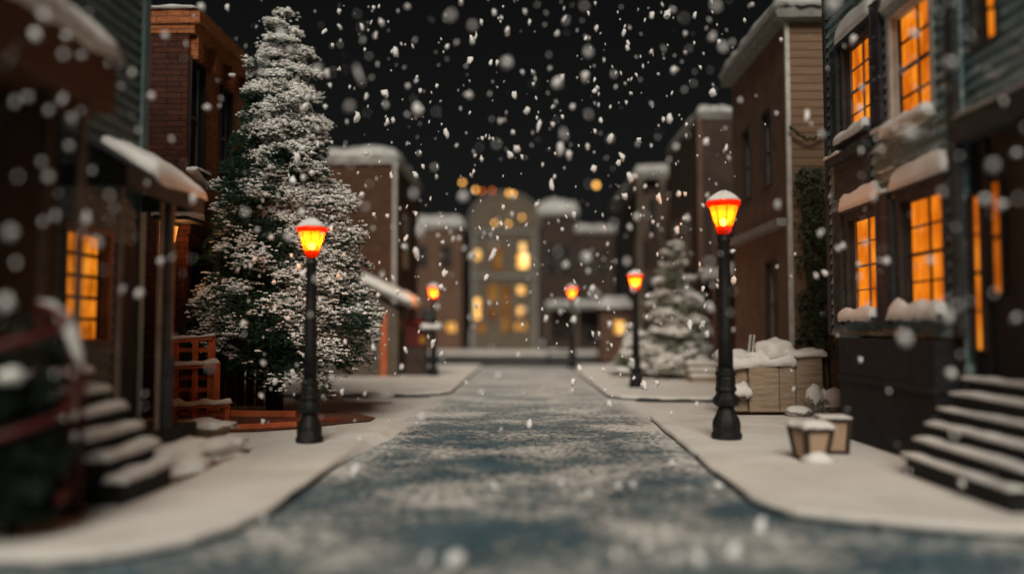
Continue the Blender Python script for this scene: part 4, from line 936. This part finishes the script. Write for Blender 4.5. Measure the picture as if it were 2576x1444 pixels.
b = MB(); b.hexa([(A.x - 1.1, 24.7, 0), (x1, 24.7, 0), (x1, 26.7, 0), (A.x - 1.1, 26.7, 0), (A.x - 1.1, 24.7, A.z + 0.35), (x1, 24.7, 2.05), (x1, 26.7, 2.05), (A.x - 1.1, 26.7, A.z + 0.35)]); b.build('wall', 'greywall', t)
xa, xb = at(958, 850, 24.69).x, at(974, 850, 24.69).x
b = MB(); b.box(xa, xb, 24.64, 24.698, 0, 2.0); b.build('door_post', 'redwood', t)
P = gnd(1046, 945)
t = thing('red_kiosk', 'dark red kiosk with a snow-covered shelf beside the far left lamp', 'kiosk', P)
b = MB(); b.box(P.x - 0.35, P.x + 0.3, P.y + 0.05, P.y + 0.7, 0, 0.9); b.build('lower_body', 'darkbrown', t, bevel=0.02)
b = MB(); b.box(P.x - 0.33, P.x + 0.28, P.y + 0.07, P.y + 0.68, 0.901, 1.6); b.lathe(P.x - 0.02, P.y + 0.37, [(0.42, 1.601), (0.42, 1.66), (0.2, 1.78), (0.05, 1.82)], 12); b.build('upper_body', 'redpaint', t, bevel=0.02)
b = MB(); b.box(P.x + 0.1, P.x + 0.28, P.y + 0.03, P.y + 0.065, 1.0, 1.25); b.build('lamp_pane', 'win_far_dim', t)
b = MB(); b.box(P.x + 0.2, P.x + 0.75, P.y - 0.1, P.y + 0.5, 1.44, 1.5); b.build('shelf', 'greytrim', t)
q = MB(); q.patch((P.x + 0.15, P.y - 0.15, 1.5), (P.x + 0.8, P.y - 0.15, 1.5), (P.x + 0.8, P.y + 0.52, 1.5), (P.x + 0.15, P.y + 0.52, 1.5), 0.14, 12, 10); q.build('shelf_snow', 'snow', t, smooth=True)
# far pavement bench
P = gnd(1405, 912)
t = thing('street_bench', 'dark bench dusted with snow beside the smallest lamp', 'bench', P)
b = MB(); b.box(P.x - 0.5, P.x + 0.6, P.y - 0.2, P.y + 0.25, 0.42, 0.5); b.build('seat', 'darkbrown', t)
b = MB(); b.box(P.x - 0.5, P.x + 0.6, P.y + 0.26, P.y + 0.32, 0.55, 0.95); b.build('backrest', 'darkbrown', t)
for sx in (-0.45, 0.5): b = MB(); b.box(P.x + sx, P.x + sx + 0.07, P.y - 0.18, P.y + 0.32, 0, 0.418); b.build('leg', 'iron', t)
q = MB(); q.patch((P.x - 0.52, P.y - 0.22, 0.5), (P.x + 0.62, P.y - 0.22, 0.5), (P.x + 0.62, P.y + 0.25, 0.5), (P.x - 0.52, P.y + 0.25, 0.5), 0.07, 14, 8); q.build('seat_snow', 'old_snow', t, smooth=True)

# ------------------------------------------------------------------ END OF THE STREET
YH = 53.5
def HX(px, y=YH): return at(px, 800, y).x
def HZ(py, y=YH): return at(1288, py, y).z
t = thing('town_hall', 'tall town hall with rounded snowy gable and glowing windows at the end of the street', 'building', ((HX(1190) + HX(1350)) / 2, 58, 0))
x0, x1 = HX(1186), HX(1352); ze = HZ(575)
b = MB(); b.box(x0, x1, YH, 62, 0, ze); b.build('wall', 'greywall', t)
b = MB(); nseg = 24; cx, rx, rz = (x0 + x1) / 2, (x1 - x0) / 2 + 0.15, HZ(488) - ze
vs = []; fs = []
for k in range(nseg + 1):
    a = math.pi * k / nseg; x = cx - rx * math.cos(a); z = ze + rz * math.sin(a) ** 0.8
    vs += [(x, YH - 0.05, z), (x, 62, z)]
for k in range(nseg): fs.append((2 * k, 2 * k + 1, 2 * k + 3, 2 * k + 2))
fs.append(tuple(2 * k for k in range(nseg + 1))); fs.append(tuple(2 * k + 1 for k in range(nseg, -1, -1)))
b.add(vs, fs).build('gable', 'greywall', t)
b = MB(); pts = [(cx - (rx + 0.05) * math.cos(math.pi * k / nseg), YH - 0.1, ze + (rz + 0.08) * math.sin(math.pi * k / nseg) ** 0.8) for k in range(nseg + 1)]; b.tube(pts, 0.09, 6); b.build('gable_snow', 'greytrim', t, smooth=True)
for py in (583, 695): b = MB(); b.box(x0 - 0.08, x1 + 0.08, YH - 0.16, YH - 0.001, HZ(py) - 0.12, HZ(py) + 0.12); b.build('belt_course', 'greytrim', t)
for px in (1190, 1348): b = MB(); b.box(HX(px) - 0.12, HX(px) + 0.12, YH - 0.1, YH - 0.001, 0, ze - 0.4); b.build('pilaster', 'greytrim', t)
fc = facing('y', YH, -1)
for (px0, px1, py0, py1, mt, r) in ((1194, 1208, 630, 654, 'win_far', 1), (1302, 1328, 640, 674, 'win_far_hot', 1), (1308, 1322, 612, 634, 'win_far', 1), (1240, 1262, 620, 680, 'win_far_dim', 2), (1194, 1208, 752, 802, 'win_far_hot', 2), (1228, 1250, 715, 760, 'win_far_dim', 1),
                                (1302, 1320, 720, 740, 'win_far', 1), (1302, 1318, 772, 794, 'win_far', 1), (1230, 1250, 775, 800, 'win_far_dim', 1), (1296, 1322, 812, 830, 'win_far', 1), (1200, 1222, 815, 836, 'win_far_dim', 1), (1262, 1284, 720, 836, 'win_far_dim', 3)):
    window(t, fc, HX(px0), HX(px1), HZ(py1), HZ(py0), 1, r, mt, 'brown', proud=True, casing=0.1)
def far_house(name, label, pxa, pxb, pyt, mat, wins, y=YH + 0.3, snow=0.7, trim='greytrim', step=None):
    xa, xb = HX(pxa, y), HX(pxb, y); z = HZ(pyt, y)
    t = simple_house(name, label, xa, xb, y, y + 8, z, mat, snow, over=0.15, trim=trim)
    fc = facing('y', y, -1)
    for (px0, px1, py0, py1, mt) in wins: window(t, fc, HX(px0, y), HX(px1, y), HZ(py1, y), HZ(py0, y), 1, 2 if py1 - py0 > 30 else 1, mt, 'darkbrown', proud=True, casing=0.1)
    return t
far_house('row_house', 'brown row house left of the town hall, lit by the far lamp', 1022, 1162, 575, 'brown', ((1050, 1072, 620, 670, 'darkglass'), (1110, 1134, 620, 670, 'darkglass'), (1124, 1146, 812, 834, 'win_far'), (1060, 1085, 780, 840, 'darkglass')), trim='whitetrim')
far_house('low_row_house', 'dark row house with a high snowy roof right of the town hall', 1356, 1450, 545, 'darkbrown', ((1375, 1400, 620, 690, 'darkglass'), (1412, 1438, 620, 690, 'darkglass'), (1375, 1432, 790, 850, 'darkglass')), snow=1.0)
far_house('end_row_house', 'dark row house with pale door frame at the end of the row', 1453, 1545, 588, 'darkbrown', ((1468, 1488, 640, 690, 'darkglass'), (1508, 1528, 640, 690, 'darkglass'), (1470, 1510, 800, 858, 'darkglass')), snow=0.4)
xa = HX(1380); t = thing('shop_canopy', 'pale snow-covered canopy along the front of the dark row houses', 'canopy', (HX(1450), YH, 0))
b = MB(); b.box(HX(1372), HX(1540), YH - 1.4, YH + 0.28, HZ(778), HZ(770)); b.build('canopy_board', 'greytrim', t)
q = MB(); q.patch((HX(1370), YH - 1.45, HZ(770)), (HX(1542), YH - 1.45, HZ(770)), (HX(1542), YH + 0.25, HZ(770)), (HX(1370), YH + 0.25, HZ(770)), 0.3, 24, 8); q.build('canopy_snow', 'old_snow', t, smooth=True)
for px in (1376, 1448, 1536): b = MB(); b.box(HX(px) - 0.09, HX(px) + 0.09, YH - 1.35, YH - 1.17, 0, HZ(778)); b.build('canopy_post', 'greywall', t)
# strings of lights
def lights(name, label, pts, mats, r, y, wire=True):
    P = [at(px, py, y) for px, py in pts]
    t = thing(name, label, 'string lights', P[0])
    if wire: b = MB(); b.tube([p + Vector((0, 0.05, r)) for p in P], 0.012, 5); b.build('wire', 'iron', t)
    for p, m_ in zip(P, mats):
        b = MB(); b.blob(p, (r, r, r * 1.2), 0, 0, 2); b.build('bulb', m_, t, smooth=True)
lights('gable_lights', 'string of warm bulbs across the town hall gable', [(1244, 561), (1279, 563), (1313, 547)], ['fairy'] * 3, 0.09, YH - 0.35)
lights('roof_lights', 'row of yellow and red bulbs along the town hall roof top', [(1163, 460), (1196, 478), (1212, 481), (1238, 480), (1280, 486), (1291, 489)], ['fairy', 'fairy', 'fairy_red', 'fairy_red', 'fairy', 'fairy'], 0.11, YH - 0.2)
P = at(1500, 466, 56)
t = thing('mast_light', 'single orange light on a thin mast above the dark row houses', 'mast light', (P.x, 56, 0))
b = MB(); b.tube([(P.x, 56, 0), (P.x, 56, P.z - 0.15)], [0.06, 0.04], 8); b.build('mast', 'iron', t)
b = MB(); b.blob(P, (0.16, 0.16, 0.19), 0, 0, 2); b.build('bulb', 'fairy', t, smooth=True)

# ------------------------------------------------------------------ falling snow
FM = []
for i in range(10):
    b = MB(); r0 = random.Random(i)
    b.blob((0, 0, 0), (0.5 * r0.uniform(0.6, 1.0), 0.42, 0.5 * r0.uniform(0.8, 1.25)), 0.85, i * 3.7, 2)
    if i % 3 == 0: b.blob((0.25 * r0.uniform(-1, 1), 0, 0.35), (0.3, 0.3, 0.3), 0.5, i * 1.7, 1)
    me = bpy.data.meshes.new('snowflake'); me.from_pydata(b.v, [], b.f); me.polygons.foreach_set('use_smooth', [True] * len(me.polygons)); me.materials.append(M['flake']); FM.append(me)
traced = [(90, 88, 28, 28, 6.5), (168, 92, 20, 18, 8), (205, 140, 22, 14, 8), (38, 257, 16, 18, 8), (70, 245, 22, 16, 8), (158, 250, 16, 24, 8), (122, 278, 18, 20, 8), (182, 298, 24, 26, 8), (175, 368, 20, 18, 8), (105, 408, 14, 16, 9), (108, 558, 14, 14, 9), (38, 583, 16, 18, 8), (218, 548, 18, 40, 8.5), (350, 738, 24, 26, 10), (405, 657, 24, 20, 10), (232, 430, 14, 14, 9), (370, 462, 14, 16, 9), (380, 242, 18, 18, 9.5), (415, 90, 22, 22, 7.5), (507, 18, 20, 18, 10), (572, 20, 12, 16, 11), (583, 190, 22, 10, 11), (348, 328, 12, 12, 10), (487, 42, 10, 10, 11),
 (1160, 5, 14, 14, 10), (1243, 32, 16, 16, 10), (1025, 18, 18, 12, 9), (960, 58, 20, 16, 10), (910, 68, 12, 16, 11), (945, 90, 10, 20, 10), (1125, 118, 14, 12, 10.5), (797, 175, 22, 24, 7), (822, 185, 18, 18, 9.5), (878, 268, 26, 28, 6.5), (903, 190, 16, 38, 7), (818, 270, 14, 12, 11), (1180, 240, 28, 22, 8.5), (1258, 305, 14, 14, 9), (1300, 375, 20, 18, 10.5), (1355, 318, 14, 28, 10.5), (1342, 212, 10, 14, 11), (1415, 195, 12, 16, 11), (1420, 48, 9, 16, 11), (1480, 132, 22, 22, 7), (1418, 340, 22, 28, 7), (1478, 370, 14, 14, 10), (1388, 465, 15, 24, 11), (1350, 516, 16, 14, 10.5), (1365, 415, 8, 10, 11), (1395, 445, 9, 10, 11), (1695, 178, 20, 16, 9.5), (1640, 40, 14, 16, 11), (1580, 110, 10, 14, 12), (1622, 52, 8, 10, 12), (1562, 185, 8, 10, 12), (1690, 235, 8, 10, 12), (1700, 370, 16, 16, 8), (1602, 546, 18, 18, 8), (1520, 575, 10, 20, 11), (1535, 270, 10, 10, 11), (1955, 515, 20, 24, 8), (2030, 290, 16, 34, 9), (1048, 637, 16, 26, 10.5), (1240, 640, 14, 30, 11), (1018, 622, 18, 18, 9), (990, 700, 10, 14, 11), (1000, 735, 10, 12, 11), (1165, 495, 24, 24, 7), (910, 490, 22, 14, 11), (1490, 725, 16, 16, 10), (1500, 748, 10, 14, 11), (1410, 785, 14, 16, 9), (1630, 745, 16, 12, 10), (680, 420, 14, 16, 10), (785, 435, 16, 12, 11), (683, 598, 18, 14, 10), (738, 845, 12, 12, 11), (612, 815, 26, 20, 10), (715, 970, 12, 12, 11), (668, 488, 12, 14, 10), (2400, 1092, 20, 20, 6), (2525, 255, 14, 16, 7), (2275, 850, 34, 34, 5.6), (2290, 335, 46, 26, 5.8), (2340, 655, 22, 18, 7), (2230, 657, 24, 24, 8), (2520, 515, 30, 18, 7), (2555, 385, 26, 18, 6.5), (2095, 15, 34, 36, 6), (2392, 938, 30, 18, 6.5), (2555, 800, 18, 18, 6), (2165, 905, 14, 14, 9), (660, 1300, 24, 28, 5.2), (430, 1400, 28, 24, 4.6), (188, 1376, 26, 22, 4.8), (432, 1318, 22, 24, 5.2), (150, 1352, 20, 20, 5), (517, 1166, 15, 15, 8), (1145, 1407, 44, 34, 4.4), (1073, 1407, 20, 28, 4.6), (1243, 1221, 14, 26, 6.5), (1551, 1393, 16, 24, 4.7), (1595, 1346, 18, 16, 5), (1625, 1375, 26, 30, 4.5), (1755, 1410, 36, 36, 4.4), (1670, 1333, 20, 20, 5), (1705, 1402, 20, 26, 4.5), (1845, 1384, 30, 36, 4.6), (1912, 1325, 22, 38, 5), (1808, 1222, 26, 20, 6), (1690, 1166, 14, 14, 7.5), (1410, 1215, 12, 16, 6), (1592, 1218, 14, 16, 6.5), (1480, 1240, 12, 18, 6), (1555, 1222, 14, 12, 6.2), (2160, 1360, 20, 18, 5.4), (2190, 1225, 18, 22, 6.2), (2420, 1215, 16, 18, 6.2), (1110, 890, 10, 12, 11), (1020, 880, 10, 14, 11), (1260, 1080, 8, 10, 10), (1517, 930, 12, 10, 11), (860, 985, 12, 12, 11), (918, 990, 12, 12, 10), (2160, 665, 14, 16, 9), (1745, 1135, 18, 14, 7), (600, 1110, 16, 14, 8), (1155, 600, 12, 12, 9)]
def corridor(d, px):
    return True
flakes = []
for px, py, w, h, d in traced:
    if py > 1150: d = max(d, (gnd(px, py, RZ) - Vector((0, 0, CAMZ))).length * 0.9)
    bl = 2000 * 0.21 * abs(1 / d - 1 / 12.7)
    u = ray(px, py); lim = 3.55 if px < 1288 else 3.8
    if abs(u.x) * d > lim and d < 11: d = lim / abs(u.x)
    bl = 2000 * 0.21 * abs(1 / d - 1 / 12.7)
    k_ = 0.75 if py < 1150 else 1.05
    ww = max(w - 0.25 * bl, w * k_) / F * d; hh = max(h - 0.25 * bl, h * k_) / F * d
    flakes.append((Vector((0, 0, CAMZ)) + ray(px, py) * d, ww, hh))
rnd = random.Random(77)
while len(flakes) < 1250:
    px = rnd.uniform(-10, 2586); py = rnd.uniform(-10, 1454)
    # fall is thick against the open sky, thin close to the ground
    dens = 1.0 if (600 < px < 1850) else 0.16
    if py > 1000: dens *= 0.2
    elif py > 820: dens *= 0.5
    elif py > 600: dens *= 0.75
    if rnd.random() > dens: continue
    d = rnd.choice([rnd.uniform(9.2, 13.5), rnd.uniform(9.8, 14), rnd.uniform(8.0, 12), rnd.uniform(9, 15), rnd.uniform(12, 26), rnd.uniform(6.2, 9)])
    v = ray(px, py)
    if abs(v.x) * d > 3.7 and d < 14 and abs(v.x) > 0.27: d = rnd.uniform(0.82, 1.0) * 3.7 / abs(v.x)
    p = Vector((0, 0, CAMZ)) + v * d
    if p.z < 0.05: continue
    lim = 4.1 if d < 15 else 3.2
    if abs(p.x) > lim and p.z < 7.5 and d > 8.0: continue
    if abs(p.x) > 3.72: continue
    if (Vector((p.x, p.y)) - Vector((TB.x, TB.y))).length < 1.9 and p.z < 7.5: continue
    s = rnd.lognormvariate(math.log(5.4), 0.58)
    s = min(s, 17) / F * (11 if d < 9 else min(d, 16)) * (1.0 if d > 8 else 0.75)
    flakes.append((p, s * rnd.uniform(0.85, 1.15), s * rnd.uniform(0.85, 1.4)))
def shown(f): return f[1] * f[2] / (f[0] - Vector((0, 0, CAMZ))).length ** 2
order = sorted(flakes, key=shown, reverse=True)
FL = {'sky': 'white snowflake falling against the black night sky', 'tree': 'white snowflake falling in front of the big spruce',
      'left': 'white snowflake falling in front of the houses left of the spruce', 'right': 'white snowflake falling in front of the houses right of the road',
      'road': 'white snowflake falling low over the frosted road', 'end': 'white snowflake falling in front of the town hall end of the street'}
def region(p):
    px, py, _ = proj(p)
    if 520 < px < 960 and py < 1000 and px < 780 + max(0, py - 200) * 0.3: return 'tree'
    if px <= 600 and py < 1000: return 'left'
    if px > 1780: return 'right'
    if py > 940: return 'road'
    if py > 520: return 'end'
    return 'sky'
for p, w, h in order[:300]:
    o = bpy.data.objects.new('snowflake', rnd.choice(FM)); COL.objects.link(o); o.location = p
    o.scale = (w * 1.05, w * 1.05, h * 1.05); o.rotation_euler = (rnd.uniform(-0.5, 0.5), rnd.uniform(-0.6, 0.6), rnd.uniform(0, 6.28))
    k = region(p); tag(o, FL[k], 'snowflake', 'snowflakes, ' + FL[k][22:])
rest = MB()
for p, w, h in order[300:]:
    me = rnd.choice(FM[1:3]); R_ = Matrix.Rotation(rnd.uniform(-0.5, 0.5), 3, 'Y')
    rest.add([p + R_ @ Vector((v.co.x * w, v.co.y * w, v.co.z * h)) for v in me.vertices], [tuple(f.vertices) for f in me.polygons])
o = rest.build('falling_snow', 'flake', None, True); tag(o, 'fine distant snow falling all through the night air', 'falling snow', None, 'stuff')

# ------------------------------------------------------------------ light
SUN_EL, SUN_AZ = R(41), R(184)      # azimuth clockwise from +y: high behind the camera
sl = bpy.data.lights.new('sun', 'SUN'); so = bpy.data.objects.new('sun', sl); COL.objects.link(so)
sl.energy = 3.1; sl.angle = R(34); sl.color = (1.0, 0.92, 0.80)
dirv = Vector((math.sin(SUN_AZ) * math.cos(SUN_EL), math.cos(SUN_AZ) * math.cos(SUN_EL), math.sin(SUN_EL)))
so.rotation_euler = dirv.to_track_quat('Z', 'Y').to_euler(); so.location = dirv * 40
w = bpy.data.worlds.new('World'); scn.world = w; w.use_nodes = True
nt = w.node_tree; bg = nt.nodes['Background']
sk = nt.nodes.new('ShaderNodeTexSky'); sk.sky_type = 'NISHITA'; sk.sun_disc = False; sk.sun_elevation = SUN_EL; sk.sun_rotation = SUN_AZ
hs = nt.nodes.new('ShaderNodeHueSaturation'); hs.inputs['Saturation'].default_value = 0.12
nt.links.new(sk.outputs[0], hs.inputs['Color']); nt.links.new(hs.outputs[0], bg.inputs['Color'])
bg.inputs['Strength'].default_value = 0.0013

scn.view_settings.view_transform = 'Standard'; scn.view_settings.look = 'None'; scn.view_settings.exposure = 0; scn.view_settings.gamma = 1
scn.render.engine = 'CYCLES'
c = scn.cycles
c.use_denoising = True
c.max_bounces = 6; c.diffuse_bounces = 4; c.transparent_max_bounces = 12; c.transmission_bounces = 4
c.caustics_reflective = False; c.caustics_refractive = False
c.sample_clamp_indirect = 4.0
c.use_adaptive_sampling = True; c.adaptive_threshold = 0.015
